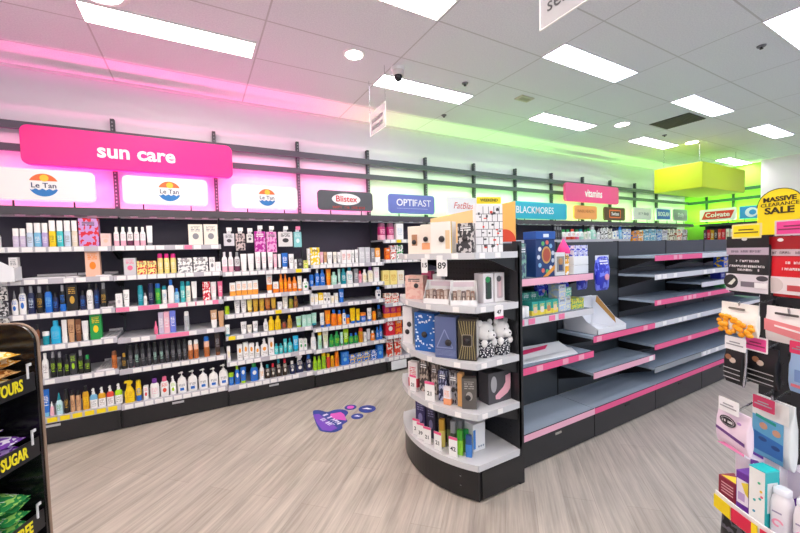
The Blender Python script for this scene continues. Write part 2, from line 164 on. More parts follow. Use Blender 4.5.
('box', 'D', 2.041, 4.25, 1.467, 0.068, 0.05, 0.182, 'orangel', 'white', 'white', 3, 'orange and white carton on top shelf, bay under grey sign', ''),
('box', 'C', 0.317, 4.25, 1.172, 0.055, 0.05, 0.138, 'white', 'white', 'orangel', 3, 'white and orange carton, first of five from left, second shelf, bay beside sun care', 'white and orange carton row on second shelf of bay beside sun care'),
('box', 'C', 0.376, 4.25, 1.172, 0.048, 0.05, 0.15, 'white', 'white', 'orangel', 3, 'white and orange carton, second of five from left, second shelf, bay beside sun care', 'white and orange carton row on second shelf of bay beside sun care'),
('box', 'C', 0.431, 4.25, 1.172, 0.051, 0.05, 0.149, 'white', 'white', 'orangel', 3, 'white and orange carton, third of five from left, second shelf, bay beside sun care', 'white and orange carton row on second shelf of bay beside sun care'),
('box', 'C', 0.488, 4.25, 1.172, 0.05, 0.05, 0.149, 'white', 'white', 'orangel', 3, 'white and orange carton, fourth of five from left, second shelf, bay beside sun care', 'white and orange carton row on second shelf of bay beside sun care'),
('box', 'C', 0.544, 4.25, 1.172, 0.052, 0.05, 0.152, 'white', 'white', 'orangel', 3, 'white and orange carton, fifth of five from left, second shelf, bay beside sun care', 'white and orange carton row on second shelf of bay beside sun care'),
('tube', 'C', 0.694, 4.245, 1.172, 0.065, 0.04, 0.21, 'white', 'white', 'orange', 3, 'white tube with orange base on second shelf, bay beside sun care', ''),
('box', 'C', 0.76, 4.25, 1.172, 0.055, 0.05, 0.12, 'white', 'white', 'orange', 3, 'short white and orange carton on second shelf, bay beside sun care', ''),
('bot', 'C', 0.821, 4.24, 1.172, 0.042, 0.029, 0.207, 'orange', 'orange', 'yellow', 1, 'tall orange bottle, first of two from left, second shelf, bay beside sun care', 'tall orange bottle row on second shelf of bay beside sun care'),
('bot', 'C', 0.868, 4.238, 1.172, 0.036, 0.025, 0.204, 'orange', 'orange', 'yellow', 1, 'tall orange bottle, second of two from left, second shelf, bay beside sun care', 'tall orange bottle row on second shelf of bay beside sun care'),
('bot', 'C', 0.914, 4.241, 1.172, 0.047, 0.033, 0.161, 'orange', 'orange', 'white', 1, 'wide orange bottle, first of two from left, second shelf, bay beside sun care', 'wide orange bottle row on second shelf of bay beside sun care'),
('bot', 'C', 0.971, 4.243, 1.172, 0.052, 0.036, 0.164, 'orange', 'orange', 'white', 1, 'wide orange bottle, second of two from left, second shelf, bay beside sun care', 'wide orange bottle row on second shelf of bay beside sun care'),
('tube', 'C', 1.03, 4.241, 1.172, 0.05, 0.031, 0.172, 'white', 'orange', 'yellow', 1, 'white tube with orange cap on second shelf, bay beside sun care', ''),
('bot', 'C', 1.097, 4.25, 1.172, 0.071, 0.05, 0.136, 'white', 'white', 'green', 2, 'white bottle with green emblem on second shelf, bay beside sun care', ''),
('jar', 'D', 1.171, 4.25, 1.215, 0.051, 0.051, 0.133, 'blue', 'blue', 'white', 1, 'short blue bottle on second shelf, bay under grey sign', ''),
('bot', 'D', 1.239, 4.243, 1.215, 0.05, 0.035, 0.2, 'blue', 'white', 'white', 1, 'blue bottle with white cap on second shelf, bay under grey sign', ''),
('bot', 'D', 1.302, 4.246, 1.215, 0.06, 0.042, 0.191, 'blue', 'blue', 'white', 1, 'blue bottle on second shelf, bay under grey sign', ''),
('tube', 'D', 1.378, 4.243, 1.215, 0.059, 0.037, 0.194, 'orange', 'orange', 'yellow', 1, 'orange tube on second shelf, bay under grey sign', ''),
('bot', 'D', 1.449, 4.249, 1.215, 0.07, 0.049, 0.154, 'mint', 'mint', 'white', 1, 'pale mint bottle on second shelf, bay under grey sign', ''),
('tube', 'D', 1.511, 4.235, 1.215, 0.033, 0.02, 0.187, 'mint', 'white', 'white', 1, 'slim mint tube on second shelf, bay under grey sign', ''),
('bot', 'D', 1.57, 4.247, 1.215, 0.064, 0.045, 0.191, 'teal', 'teal', 'white', 1, 'teal bottle on second shelf, bay under grey sign', ''),
('bot', 'D', 1.652, 4.253, 1.215, 0.08, 0.056, 0.205, 'white', 'teal', 'tealm', 1, 'white bottle with teal cap on second shelf, bay under grey sign', ''),
('box', 'D', 1.734, 4.25, 1.215, 0.051, 0.05, 0.177, 'grey', 'grey', 'white', 1, 'grey carton on second shelf, bay under grey sign', ''),
('bot', 'D', 1.79, 4.241, 1.215, 0.047, 0.033, 0.149, 'pinkl', 'red', 'redo', 1, 'pink bottle with red cap on second shelf, bay under grey sign', ''),
('bot', 'D', 1.854, 4.245, 1.215, 0.056, 0.04, 0.164, 'ivory', 'white', 'yellow', 1, 'ivory bottle on second shelf, bay under grey sign', ''),
('bot', 'D', 1.937, 4.25, 1.215, 0.072, 0.05, 0.196, 'ivory', 'purple', 'yellowl', 1, 'ivory bottle with purple cap on second shelf, bay under grey sign', ''),
('box', 'D', 2.019, 4.25, 1.215, 0.068, 0.05, 0.189, 'white', 'grey', 'pinkl', 1, 'white carton on second shelf, bay under grey sign', ''),
('jar', 'C', 0.254, 4.247, 0.98, 0.044, 0.044, 0.085, 'lime', 'lime', 'yellow', 1, 'small lime jar on third shelf, bay beside sun care', ''),
('tube', 'C', 0.354, 4.242, 0.98, 0.056, 0.035, 0.156, 'white', 'white', 'grey', 1, 'white tube, first of two from left, third shelf, bay beside sun care', 'white tube row on third shelf of bay beside sun care'),
('tube', 'C', 0.418, 4.243, 0.98, 0.057, 0.035, 0.145, 'white', 'white', 'grey', 1, 'white tube, second of two from left, third shelf, bay beside sun care', 'white tube row on third shelf of bay beside sun care'),
('tube', 'C', 0.478, 4.24, 0.98, 0.048, 0.03, 0.145, 'yellowl', 'gold', 'yellow', 1, 'pale yellow tube on third shelf, bay beside sun care', ''),
('tube', 'C', 0.539, 4.242, 0.98, 0.055, 0.034, 0.158, 'gold', 'ochre', 'yellow', 1, 'gold tube, first of two from left, third shelf, bay beside sun care', 'gold tube row on third shelf of bay beside sun care'),
('tube', 'C', 0.603, 4.242, 0.98, 0.054, 0.034, 0.156, 'gold', 'ochre', 'yellow', 1, 'gold tube, second of two from left, third shelf, bay beside sun care', 'gold tube row on third shelf of bay beside sun care'),
('tube', 'C', 0.666, 4.242, 0.98, 0.055, 0.034, 0.155, 'orangeb', 'brown', 'gold', 1, 'copper tube on third shelf, bay beside sun care', ''),
('tube', 'C', 0.728, 4.241, 0.98, 0.053, 0.033, 0.153, 'gold', 'brown', 'yellow', 1, 'gold tube with brown cap on third shelf, bay beside sun care', ''),
('box', 'C', 0.796, 4.25, 0.98, 0.049, 0.05, 0.082, 'white', 'grey', 'grey', 1, 'short white carton on third shelf, bay beside sun care', ''),
('tube', 'C', 0.858, 4.243, 0.98, 0.058, 0.036, 0.145, 'ivory', 'white', 'grey', 1, 'ivory tube on third shelf, bay beside sun care', ''),
('bot', 'C', 0.921, 4.241, 0.98, 0.045, 0.031, 0.14, 'olive', 'black', 'gold', 1, 'olive bottle on third shelf, bay beside sun care', ''),
('bot', 'C', 0.976, 4.242, 0.98, 0.048, 0.033, 0.135, 'brown', 'gold', 'gold', 1, 'brown bottle on third shelf, bay beside sun care', ''),
('box', 'D', 1.168, 4.25, 0.99, 0.04, 0.05, 0.133, 'white', 'yellow', 'yellow', 1, 'white and yellow carton, first of two from left, third shelf, bay under grey sign', 'white and yellow carton row on third shelf of bay under grey sign'),
('box', 'D', 1.215, 4.25, 0.99, 0.042, 0.05, 0.129, 'white', 'yellow', 'yellow', 1, 'white and yellow carton, second of two from left, third shelf, bay under grey sign', 'white and yellow carton row on third shelf of bay under grey sign'),
('box', 'D', 1.271, 4.25, 0.99, 0.053, 0.05, 0.136, 'yellow', 'white', 'white', 3, 'yellow carton on third shelf, bay under grey sign', ''),
('box', 'D', 1.323, 4.25, 0.99, 0.039, 0.05, 0.132, 'white', 'black', 'black', 2, 'white carton with black print, first of two from left, third shelf, bay under grey sign', 'white carton with black print row on third shelf of bay under grey sign'),
('box', 'D', 1.368, 4.25, 0.99, 0.04, 0.05, 0.128, 'white', 'black', 'black', 2, 'white carton with black print, second of two from left, third shelf, bay under grey sign', 'white carton with black print row on third shelf of bay under grey sign'),
('box', 'D', 1.416, 4.25, 0.99, 0.036, 0.05, 0.088, 'ivory', 'yellow', 'yellow', 1, 'short ivory carton on third shelf, bay under grey sign', ''),
('box', 'D', 1.464, 4.25, 0.99, 0.042, 0.05, 0.118, 'white', 'yellow', 'yellow', 1, 'slim white carton on third shelf, bay under grey sign', ''),
('tube', 'D', 1.535, 4.245, 0.99, 0.064, 0.04, 0.164, 'blue', 'blue', 'white', 1, 'blue tube on third shelf, bay under grey sign', ''),
('bot', 'D', 2.042, 4.251, 0.99, 0.074, 0.052, 0.152, 'white', 'blue', 'navy', 2, 'white bottle with blue cap on third shelf, bay under grey sign', ''),
('tube', 'C', 0.249, 4.24, 0.75, 0.047, 0.029, 0.118, 'white', 'teal', 'teal', 1, 'white tube with teal cap on fourth shelf, bay beside sun care', ''),
('tube', 'C', 0.409, 4.243, 0.75, 0.059, 0.036, 0.131, 'white', 'white', 'grey', 1, 'white tube on fourth shelf, bay beside sun care', ''),
('tube', 'C', 0.467, 4.24, 0.75, 0.05, 0.031, 0.091, 'ivory', 'white', 'grey', 1, 'short ivory tube on fourth shelf, bay beside sun care', ''),
('tube', 'C', 0.527, 4.242, 0.75, 0.054, 0.033, 0.124, 'white', 'silver', 'grey', 1, 'white tube with silver cap on fourth shelf, bay beside sun care', ''),
('bot', 'C', 0.635, 4.242, 0.75, 0.048, 0.034, 0.137, 'white', 'white', 'grey', 1, 'white bottle on fourth shelf, bay beside sun care', ''),
('bot', 'C', 0.696, 4.246, 0.75, 0.06, 0.042, 0.158, 'yellow', 'yellow', 'ochre', 1, 'yellow bottle, first of two from left, fourth shelf, bay beside sun care', 'yellow bottle row on fourth shelf of bay beside sun care'),
('bot', 'C', 0.767, 4.248, 0.75, 0.066, 0.046, 0.156, 'yellow', 'yellow', 'ochre', 1, 'yellow bottle, second of two from left, fourth shelf, bay beside sun care', 'yellow bottle row on fourth shelf of bay beside sun care'),
('bot', 'C', 0.836, 4.242, 0.75, 0.047, 0.033, 0.102, 'brown', 'black', 'red', 1, 'brown bottle with black cap on fourth shelf, bay beside sun care', ''),
('bot', 'C', 0.898, 4.244, 0.75, 0.053, 0.037, 0.147, 'gold', 'yellow', 'brown', 1, 'gold bottle with yellow cap on fourth shelf, bay beside sun care', ''),
('tube', 'C', 1.002, 4.244, 0.75, 0.062, 0.039, 0.125, 'mint', 'lime', 'lime', 1, 'mint and lime tube on fourth shelf, bay beside sun care', ''),
('box', 'C', 1.063, 4.25, 0.75, 0.048, 0.05, 0.13, 'mint', 'teal', 'white', 1, 'mint carton, first of two from left, fourth shelf, bay beside sun care', 'mint carton row on fourth shelf of bay beside sun care'),
('box', 'C', 1.12, 4.25, 0.75, 0.053, 0.05, 0.13, 'mint', 'teal', 'white', 1, 'mint carton, second of two from left, fourth shelf, bay beside sun care', 'mint carton row on fourth shelf of bay beside sun care'),
('tube', 'C', 1.184, 4.244, 0.75, 0.061, 0.038, 0.145, 'mint', 'teal', 'white', 1, 'mint tube on fourth shelf, bay beside sun care', ''),
('tube', 'D', 1.281, 4.241, 0.712, 0.052, 0.032, 0.172, 'white', 'blue', 'skyl', 1, 'white tube with blue cap on fourth shelf, bay under grey sign', ''),
('tube', 'D', 1.352, 4.246, 0.712, 0.069, 0.042, 0.195, 'orange', 'blue', 'yellow', 1, 'orange tube with blue base on fourth shelf, bay under grey sign', ''),
('bot', 'D', 1.43, 4.249, 0.712, 0.07, 0.049, 0.193, 'orange', 'blue', 'redo', 1, 'wide orange bottle with blue cap on fourth shelf, bay under grey sign', ''),
('bot', 'D', 1.501, 4.245, 0.712, 0.056, 0.039, 0.177, 'orange', 'blue', 'yellow', 1, 'orange bottle with blue cap on fourth shelf, bay under grey sign', ''),
('bot', 'D', 1.56, 4.24, 0.712, 0.043, 0.03, 0.183, 'white', 'blue', 'blue', 2, 'white bottle with blue cap on fourth shelf, bay under grey sign', ''),
('jar', 'D', 1.609, 4.248, 0.712, 0.046, 0.046, 0.112, 'orange', 'blue', 'yellow', 1, 'small orange jar on fourth shelf, bay under grey sign', ''),
('tube', 'D', 1.677, 4.247, 0.712, 0.07, 0.043, 0.189, 'yellow', 'blue', 'ochre', 1, 'yellow tube on fourth shelf, bay under grey sign', ''),
('tube', 'D', 1.746, 4.241, 0.712, 0.052, 0.032, 0.173, 'yellow', 'blue', 'ochre', 1, 'slim yellow tube on fourth shelf, bay under grey sign', ''),
('jar', 'D', 1.821, 4.267, 0.712, 0.084, 0.084, 0.114, 'blue', 'orange', 'white', 1, 'blue tub on fourth shelf, bay under grey sign', ''),
('tube', 'D', 1.905, 4.244, 0.712, 0.061, 0.038, 0.167, 'white', 'blue', 'grey', 1, 'white tube with blue base on fourth shelf, bay under grey sign', ''),
('bot', 'D', 1.97, 4.243, 0.712, 0.05, 0.035, 0.16, 'orange', 'black', 'yellow', 1, 'orange bottle with black cap on fourth shelf, bay under grey sign', ''),
('bot', 'D', 2.04, 4.248, 0.712, 0.066, 0.046, 0.191, 'black', 'blue', 'grey', 1, 'black bottle on fourth shelf, bay under grey sign', ''),
('box', 'C', 0.249, 4.25, 0.472, 0.029, 0.05, 0.16, 'white', 'lime', 'yellow', 1, 'slim white and lime carton on fifth shelf, bay beside sun care', ''),
('box', 'C', 0.359, 4.25, 0.472, 0.049, 0.05, 0.165, 'white', 'white', 'orangel', 6, 'white carton with orange dot, first of three from left, fifth shelf, bay beside sun care', 'white carton with orange dot row on fifth shelf of bay beside sun care'),
('box', 'C', 0.418, 4.25, 0.472, 0.051, 0.05, 0.178, 'white', 'white', 'orangel', 6, 'white carton with orange dot, second of three from left, fifth shelf, bay beside sun care', 'white carton with orange dot row on fifth shelf of bay beside sun care'),
('box', 'C', 0.476, 4.25, 0.472, 0.052, 0.05, 0.162, 'white', 'white', 'orangel', 6, 'white carton with orange dot, third of three from left, fifth shelf, bay beside sun care', 'white carton with orange dot row on fifth shelf of bay beside sun care'),
('bot', 'C', 0.537, 4.242, 0.472, 0.05, 0.035, 0.163, 'white', 'white', 'orangel', 6, 'white bottle with orange dot on fifth shelf, bay beside sun care', ''),
('spray', 'C', 0.611, 4.248, 0.472, 0.076, 0.045, 0.194, 'white', 'white', 'orangel', 6, 'wide white spray bottle on fifth shelf, bay beside sun care', ''),
('box', 'C', 0.684, 4.25, 0.472, 0.056, 0.05, 0.194, 'white', 'white', 'orangel', 6, 'tall white carton with orange dot on fifth shelf, bay beside sun care', ''),
('bot', 'C', 0.739, 4.241, 0.472, 0.045, 0.032, 0.118, 'tealm', 'teal', 'white', 1, 'short teal bottle, first of two from left, fifth shelf, bay beside sun care', 'short teal bottle row on fifth shelf of bay beside sun care'),
('bot', 'C', 0.789, 4.24, 0.472, 0.042, 0.029, 0.116, 'tealm', 'teal', 'white', 1, 'short teal bottle, second of two from left, fifth shelf, bay beside sun care', 'short teal bottle row on fifth shelf of bay beside sun care'),
('tube', 'C', 0.838, 4.238, 0.472, 0.041, 0.025, 0.161, 'tealm', 'teal', 'white', 1, 'teal tube on fifth shelf, bay beside sun care', ''),
('spray', 'C', 0.891, 4.24, 0.472, 0.051, 0.031, 0.161, 'tealm', 'teal', 'white', 1, 'teal spray bottle on fifth shelf, bay beside sun care', ''),
('tube', 'C', 0.957, 4.244, 0.472, 0.063, 0.039, 0.179, 'cyan', 'teal', 'white', 1, 'tall cyan tube on fifth shelf, bay beside sun care', ''),
('box', 'C', 1.016, 4.25, 0.472, 0.044, 0.05, 0.135, 'white', 'grey', 'green', 2, 'white carton with green print, first of two from left, fifth shelf, bay beside sun care', 'white carton with green print row on fifth shelf of bay beside sun care'),
('box', 'C', 1.064, 4.25, 0.472, 0.041, 0.05, 0.128, 'white', 'grey', 'green', 2, 'white carton with green print, second of two from left, fifth shelf, bay beside sun care', 'white carton with green print row on fifth shelf of bay beside sun care'),
('bot', 'D', 1.165, 4.247, 0.455, 0.062, 0.044, 0.203, 'white', 'greyl', 'paleblue', 1, 'white bottle with pale print on fifth shelf, bay under grey sign', ''),
('can', 'D', 1.244, 4.249, 0.455, 0.049, 0.049, 0.208, 'mint', 'yellow', 'lime', 1, 'pale green can on fifth shelf, bay under grey sign', ''),
('tube', 'D', 1.315, 4.246, 0.455, 0.068, 0.042, 0.198, 'ivory', 'white', 'lime', 1, 'ivory tube on fifth shelf, bay under grey sign', ''),
('bot', 'D', 1.388, 4.245, 0.455, 0.056, 0.039, 0.152, 'green', 'green', 'lime', 1, 'short green bottle on fifth shelf, bay under grey sign', ''),
('bot', 'D', 1.457, 4.248, 0.455, 0.067, 0.047, 0.182, 'green', 'green', 'lime', 1, 'wide green bottle on fifth shelf, bay under grey sign', ''),
('tube', 'D', 1.517, 4.237, 0.455, 0.038, 0.024, 0.164, 'mint', 'green', 'white', 1, 'slim mint tube on fifth shelf, bay under grey sign', ''),
('tube', 'D', 1.578, 4.246, 0.455, 0.067, 0.042, 0.193, 'lime', 'green', 'white', 1, 'lime tube on fifth shelf, bay under grey sign', ''),
('bot', 'D', 1.645, 4.245, 0.455, 0.057, 0.04, 0.129, 'green', 'blue', 'lime', 1, 'green bottle with blue cap, first of two from left, fifth shelf, bay under grey sign', 'green bottle with blue cap row on fifth shelf of bay under grey sign'),
('bot', 'D', 1.71, 4.244, 0.455, 0.055, 0.039, 0.129, 'green', 'blue', 'lime', 1, 'green bottle with blue cap, second of two from left, fifth shelf, bay under grey sign', 'green bottle with blue cap row on fifth shelf of bay under grey sign'),
('can', 'D', 1.779, 4.254, 0.455, 0.059, 0.059, 0.18, 'ochre', 'redo', 'red', 1, 'amber can with red cap on fifth shelf, bay under grey sign', ''),
('box', 'D', 1.832, 4.25, 0.455, 0.033, 0.05, 0.119, 'white', 'grey', 'grey', 1, 'narrow white carton on fifth shelf, bay under grey sign', ''),
('tube', 'D', 1.883, 4.24, 0.455, 0.048, 0.03, 0.157, 'greyl', 'grey', 'white', 1, 'grey tube on fifth shelf, bay under grey sign', ''),
('bot', 'D', 1.941, 4.244, 0.455, 0.054, 0.038, 0.124, 'orange', 'white', 'white', 1, 'orange bottle with white cap on fifth shelf, bay under grey sign', ''),
('bot', 'D', 2.007, 4.239, 0.455, 0.041, 0.029, 0.167, 'blue', 'blue', 'white', 1, 'slim blue bottle on fifth shelf, bay under grey sign', ''),
('bot', 'D', 2.056, 4.24, 0.455, 0.043, 0.03, 0.188, 'blue', 'blue', 'white', 1, 'tall blue bottle on fifth shelf, bay under grey sign', ''),
('jar', 'C', 0.264, 4.251, 0.215, 0.051, 0.051, 0.128, 'blue', 'lime', 'skyl', 1, 'blue jar with lime lid on bottom shelf, bay beside sun care', ''),
('bot', 'C', 0.323, 4.242, 0.215, 0.048, 0.034, 0.204, 'blue', 'lime', 'white', 6, 'blue bottle with lime cap on bottom shelf, bay beside sun care', ''),
('tube', 'C', 0.383, 4.243, 0.215, 0.059, 0.036, 0.171, 'blue', 'lime', 'white', 6, 'blue tube with lime cap on bottom shelf, bay beside sun care', ''),
('bot', 'C', 0.496, 4.253, 0.215, 0.08, 0.056, 0.195, 'blue', 'green', 'white', 6, 'large blue bottle on bottom shelf, bay beside sun care', ''),
('spray', 'C', 0.572, 4.24, 0.215, 0.049, 0.03, 0.193, 'white', 'white', 'orangel', 1, 'white spray bottle on bottom shelf, bay beside sun care', ''),
('bot', 'C', 0.634, 4.243, 0.215, 0.05, 0.035, 0.154, 'brownd', 'teal', 'ivory', 2, 'dark bottle with teal cap on bottom shelf, bay beside sun care', ''),
('bot', 'C', 0.692, 4.241, 0.215, 0.047, 0.033, 0.155, 'brownd', 'red', 'ivory', 2, 'dark bottle with red cap on bottom shelf, bay beside sun care', ''),
('bot', 'C', 0.756, 4.244, 0.215, 0.054, 0.038, 0.195, 'brownd', 'teal', 'ivory', 2, 'tall dark bottle with teal cap on bottom shelf, bay beside sun care', ''),
('bot', 'C', 0.824, 4.243, 0.215, 0.05, 0.035, 0.189, 'brownd', 'red', 'ivory', 2, 'tall dark bottle with red cap on bottom shelf, bay beside sun care', ''),
('bot', 'C', 0.906, 4.246, 0.215, 0.06, 0.042, 0.146, 'navy', 'white', 'ivory', 2, 'navy bottle with white cap on bottom shelf, bay beside sun care', ''),
('trig', 'C', 0.994, 4.253, 0.215, 0.093, 0.056, 0.199, 'navy', 'white', 'ivory', 2, 'navy trigger spray bottle on bottom shelf, bay beside sun care', ''),
('bot', 'C', 1.1, 4.25, 0.215, 0.072, 0.05, 0.189, 'navy', 'blue', 'ivory', 2, 'navy bottle with blue cap on bottom shelf, bay beside sun care', ''),
('bot', 'D', 1.173, 4.241, 0.205, 0.046, 0.032, 0.163, 'lime', 'lime', 'green', 1, 'lime bottle, first of two from left, bottom shelf, bay under grey sign', 'lime bottle row on bottom shelf of bay under grey sign'),
('bot', 'D', 1.224, 4.24, 0.205, 0.042, 0.029, 0.163, 'lime', 'lime', 'green', 1, 'lime bottle, second of two from left, bottom shelf, bay under grey sign', 'lime bottle row on bottom shelf of bay under grey sign'),
('can', 'D', 1.284, 4.251, 0.205, 0.053, 0.053, 0.199, 'lime', 'yellow', 'green', 1, 'tall lime can on bottom shelf, bay under grey sign', ''),
('can', 'D', 1.341, 4.248, 0.205, 0.045, 0.045, 0.172, 'redo', 'yellow', 'red', 1, 'red can on bottom shelf, bay under grey sign', ''),
('can', 'D', 1.391, 4.248, 0.205, 0.046, 0.046, 0.136, 'ochre', 'yellow', 'orange', 1, 'amber can on bottom shelf, bay under grey sign', ''),
('can', 'D', 1.45, 4.252, 0.205, 0.055, 0.055, 0.179, 'orange', 'orange', 'red', 1, 'orange can on bottom shelf, bay under grey sign', ''),
('box', 'D', 1.55, 4.254, 0.205, 0.097, 0.058, 0.162, 'blue', 'skyl', 'skyl', 2, 'blue carton on bottom shelf, bay under grey sign', ''),
('box', 'D', 1.649, 4.25, 0.205, 0.081, 0.05, 0.108, 'blue', 'skyl', 'yellow', 4, 'blue carton with yellow print, first of three from left, bottom shelf, bay under grey sign', 'blue carton with yellow print row on bottom shelf of bay under grey sign'),
('box', 'D', 1.743, 4.251, 0.205, 0.088, 0.053, 0.112, 'blue', 'skyl', 'yellow', 4, 'blue carton with yellow print, second of three from left, bottom shelf, bay under grey sign', 'blue carton with yellow print row on bottom shelf of bay under grey sign'),
('box', 'D', 1.841, 4.253, 0.205, 0.093, 0.056, 0.115, 'blue', 'skyl', 'yellow', 4, 'blue carton with yellow print, third of three from left, bottom shelf, bay under grey sign', 'blue carton with yellow print row on bottom shelf of bay under grey sign'),
('box', 'D', 1.944, 4.25, 0.205, 0.076, 0.05, 0.118, 'blue', 'white', 'white', 4, 'blue and white carton on bottom shelf, bay under grey sign', ''),
('box', 'D', 2.036, 4.25, 0.205, 0.083, 0.05, 0.176, 'blue', 'navy', 'skyl', 2, 'tall blue carton on bottom shelf, bay under grey sign', ''),
('can', 'E', 2.132, 4.28, 1.755, 0.111, 0.111, 0.218, 'magenta', 'plum', 'pinkl', 3, 'magenta can, first of two from left, top shelf, bay under violet sign', 'magenta can row on top shelf of bay under violet sign'),
('can', 'E', 2.26, 4.278, 1.755, 0.105, 0.105, 0.219, 'magenta', 'plum', 'pinkl', 3, 'magenta can, second of two from left, top shelf, bay under violet sign', 'magenta can row on top shelf of bay under violet sign'),
('box', 'E', 2.38, 4.257, 1.755, 0.106, 0.064, 0.214, 'white', 'green', 'paleblue', 1, 'white carton on top shelf, bay under violet sign', ''),
('box', 'E', 2.191, 4.25, 1.494, 0.063, 0.05, 0.152, 'orange', 'white', 'redo', 4, 'orange carton on second shelf, bay under violet sign', ''),
('box', 'E', 2.274, 4.25, 1.494, 0.079, 0.05, 0.184, 'white', 'grey', 'redo', 4, 'white carton with red print on second shelf, bay under violet sign', ''),
('box', 'E', 2.372, 4.254, 1.494, 0.096, 0.058, 0.189, 'white', 'grey', 'green', 4, 'white carton with green print on second shelf, bay under violet sign', ''),
('box', 'E', 2.155, 4.254, 1.16, 0.098, 0.059, 0.192, 'yellowl', 'white', 'ochre', 1, 'pale yellow carton, first of two from left, third shelf, bay under violet sign', 'pale yellow carton row on third shelf of bay under violet sign'),
('box', 'E', 2.266, 4.256, 1.16, 0.103, 0.062, 0.186, 'yellowl', 'white', 'ochre', 1, 'pale yellow carton, second of two from left, third shelf, bay under violet sign', 'pale yellow carton row on third shelf of bay under violet sign'),
('box', 'E', 2.376, 4.254, 1.16, 0.098, 0.059, 0.181, 'ivory', 'pink', 'ochre', 1, 'ivory carton on third shelf, bay under violet sign', ''),
('box', 'E', 2.175, 4.255, 0.918, 0.099, 0.059, 0.129, 'ivory', 'redo', 'redo', 4, 'ivory carton with red fruit print, first of two, fourth shelf, bay under violet sign', 'ivory carton with red fruit print row on fourth shelf of bay under violet sign'),
('box', 'E', 2.286, 4.256, 0.918, 0.104, 0.062, 0.12, 'ivory', 'redo', 'redo', 4, 'ivory carton with red fruit print, second of two, fourth shelf, bay under violet sign', 'ivory carton with red fruit print row on fourth shelf of bay under violet sign'),
('box', 'E', 2.155, 4.25, 0.725, 0.084, 0.051, 0.164, 'magenta', 'orange', 'orange', 3, 'magenta carton, first of two from left, fifth shelf, bay under violet sign', 'magenta carton row on fifth shelf of bay under violet sign'),
('box', 'E', 2.247, 4.25, 0.725, 0.082, 0.05, 0.155, 'magenta', 'orange', 'orange', 3, 'magenta carton, second of two from left, fifth shelf, bay under violet sign', 'magenta carton row on fifth shelf of bay under violet sign'),
('box', 'E', 2.33, 4.25, 0.725, 0.068, 0.05, 0.147, 'red', 'orange', 'orange', 3, 'red carton on fifth shelf, bay under violet sign', ''),
('box', 'E', 2.198, 4.265, 0.487, 0.135, 0.081, 0.211, 'red', 'white', 'white', 2, 'large red carton on sixth shelf, bay under violet sign', ''),
('box', 'E', 2.325, 4.254, 0.487, 0.096, 0.058, 0.197, 'orange', 'yellow', 'red', 4, 'orange carton on sixth shelf, bay under violet sign', ''),
('pouch', 'E', 2.189, 4.252, 0.2, 0.106, 0.053, 0.245, 'redo', 'ivory', 'ivory', 4, 'red snack pouch, first of two from left, bottom shelf, bay under violet sign', 'red snack pouch row on bottom shelf of bay under violet sign'),
('pouch', 'E', 2.314, 4.254, 0.2, 0.118, 0.059, 0.241, 'redo', 'ivory', 'ivory', 4, 'red snack pouch, second of two from left, bottom shelf, bay under violet sign', 'red snack pouch row on bottom shelf of bay under violet sign'),
('bot', 'F', 5.546, 4.245, 1.725, 0.058, 0.041, 0.234, 'charcoal', 'grey', 'grey', 1, 'slim charcoal bottle, first of three from left, high shelf, bay under teal sign', 'slim charcoal bottle row on high shelf of bay under teal sign'),
('bot', 'F', 5.616, 4.246, 1.725, 0.059, 0.041, 0.235, 'charcoal', 'grey', 'grey', 1, 'slim charcoal bottle, second of three from left, high shelf, bay under teal sign', 'slim charcoal bottle row on high shelf of bay under teal sign'),
('bot', 'F', 5.686, 4.246, 1.725, 0.06, 0.042, 0.227, 'charcoal', 'grey', 'grey', 1, 'slim charcoal bottle, third of three from left, high shelf, bay under teal sign', 'slim charcoal bottle row on high shelf of bay under teal sign'),
('bot', 'F', 5.786, 4.262, 1.725, 0.105, 0.074, 0.183, 'white', 'green', 'pinkl', 3, 'white bottle with green cap on high shelf, bay under teal sign', ''),
('bot', 'F', 5.909, 4.263, 1.725, 0.107, 0.075, 0.184, 'white', 'green', 'redo', 3, 'white and red bottle with green cap on high shelf, bay under teal sign', ''),
('bot', 'G', 6.04, 4.263, 1.725, 0.109, 0.077, 0.194, 'white', 'redo', 'redo', 3, 'white bottle with red cap on high shelf, bay under orange sign', ''),
('bot', 'G', 6.161, 4.261, 1.725, 0.103, 0.072, 0.185, 'white', 'green', 'pink', 3, 'white and pink bottle with green cap on high shelf, bay under orange sign', ''),
('bot', 'G', 6.286, 4.267, 1.725, 0.119, 0.083, 0.195, 'white', 'teal', 'mint', 3, 'white and mint bottle on high shelf, bay under orange sign', ''),
('bot', 'G', 6.41, 4.255, 1.725, 0.087, 0.061, 0.186, 'ivory', 'green', 'green', 1, 'ivory bottle with green cap on high shelf, bay under orange sign', ''),
('bot', 'G', 6.517, 4.256, 1.725, 0.088, 0.062, 0.206, 'white', 'green', 'green', 1, 'white bottle with green print on high shelf, bay under orange sign', ''),
('bot', 'G', 6.666, 4.283, 1.725, 0.164, 0.115, 0.245, 'mint', 'silver', 'white', 2, 'tall mint bottle on high shelf, bay under orange sign', ''),
('bot', 'G', 6.808, 4.252, 1.725, 0.076, 0.053, 0.179, 'white', 'grey', 'grey', 1, 'small white bottle on high shelf, bay under orange sign', ''),
('box', 'H', 6.913, 4.253, 1.725, 0.093, 0.056, 0.209, 'white', 'black', 'black', 4, 'white carton with black print, first of two from left, high shelf, bay under brown sign', 'white carton with black print row on high shelf of bay under brown sign'),
('box', 'H', 7.035, 4.259, 1.725, 0.113, 0.068, 0.229, 'white', 'black', 'black', 4, 'white carton with black print, second of two from left, high shelf, bay under brown sign', 'white carton with black print row on high shelf of bay under brown sign'),
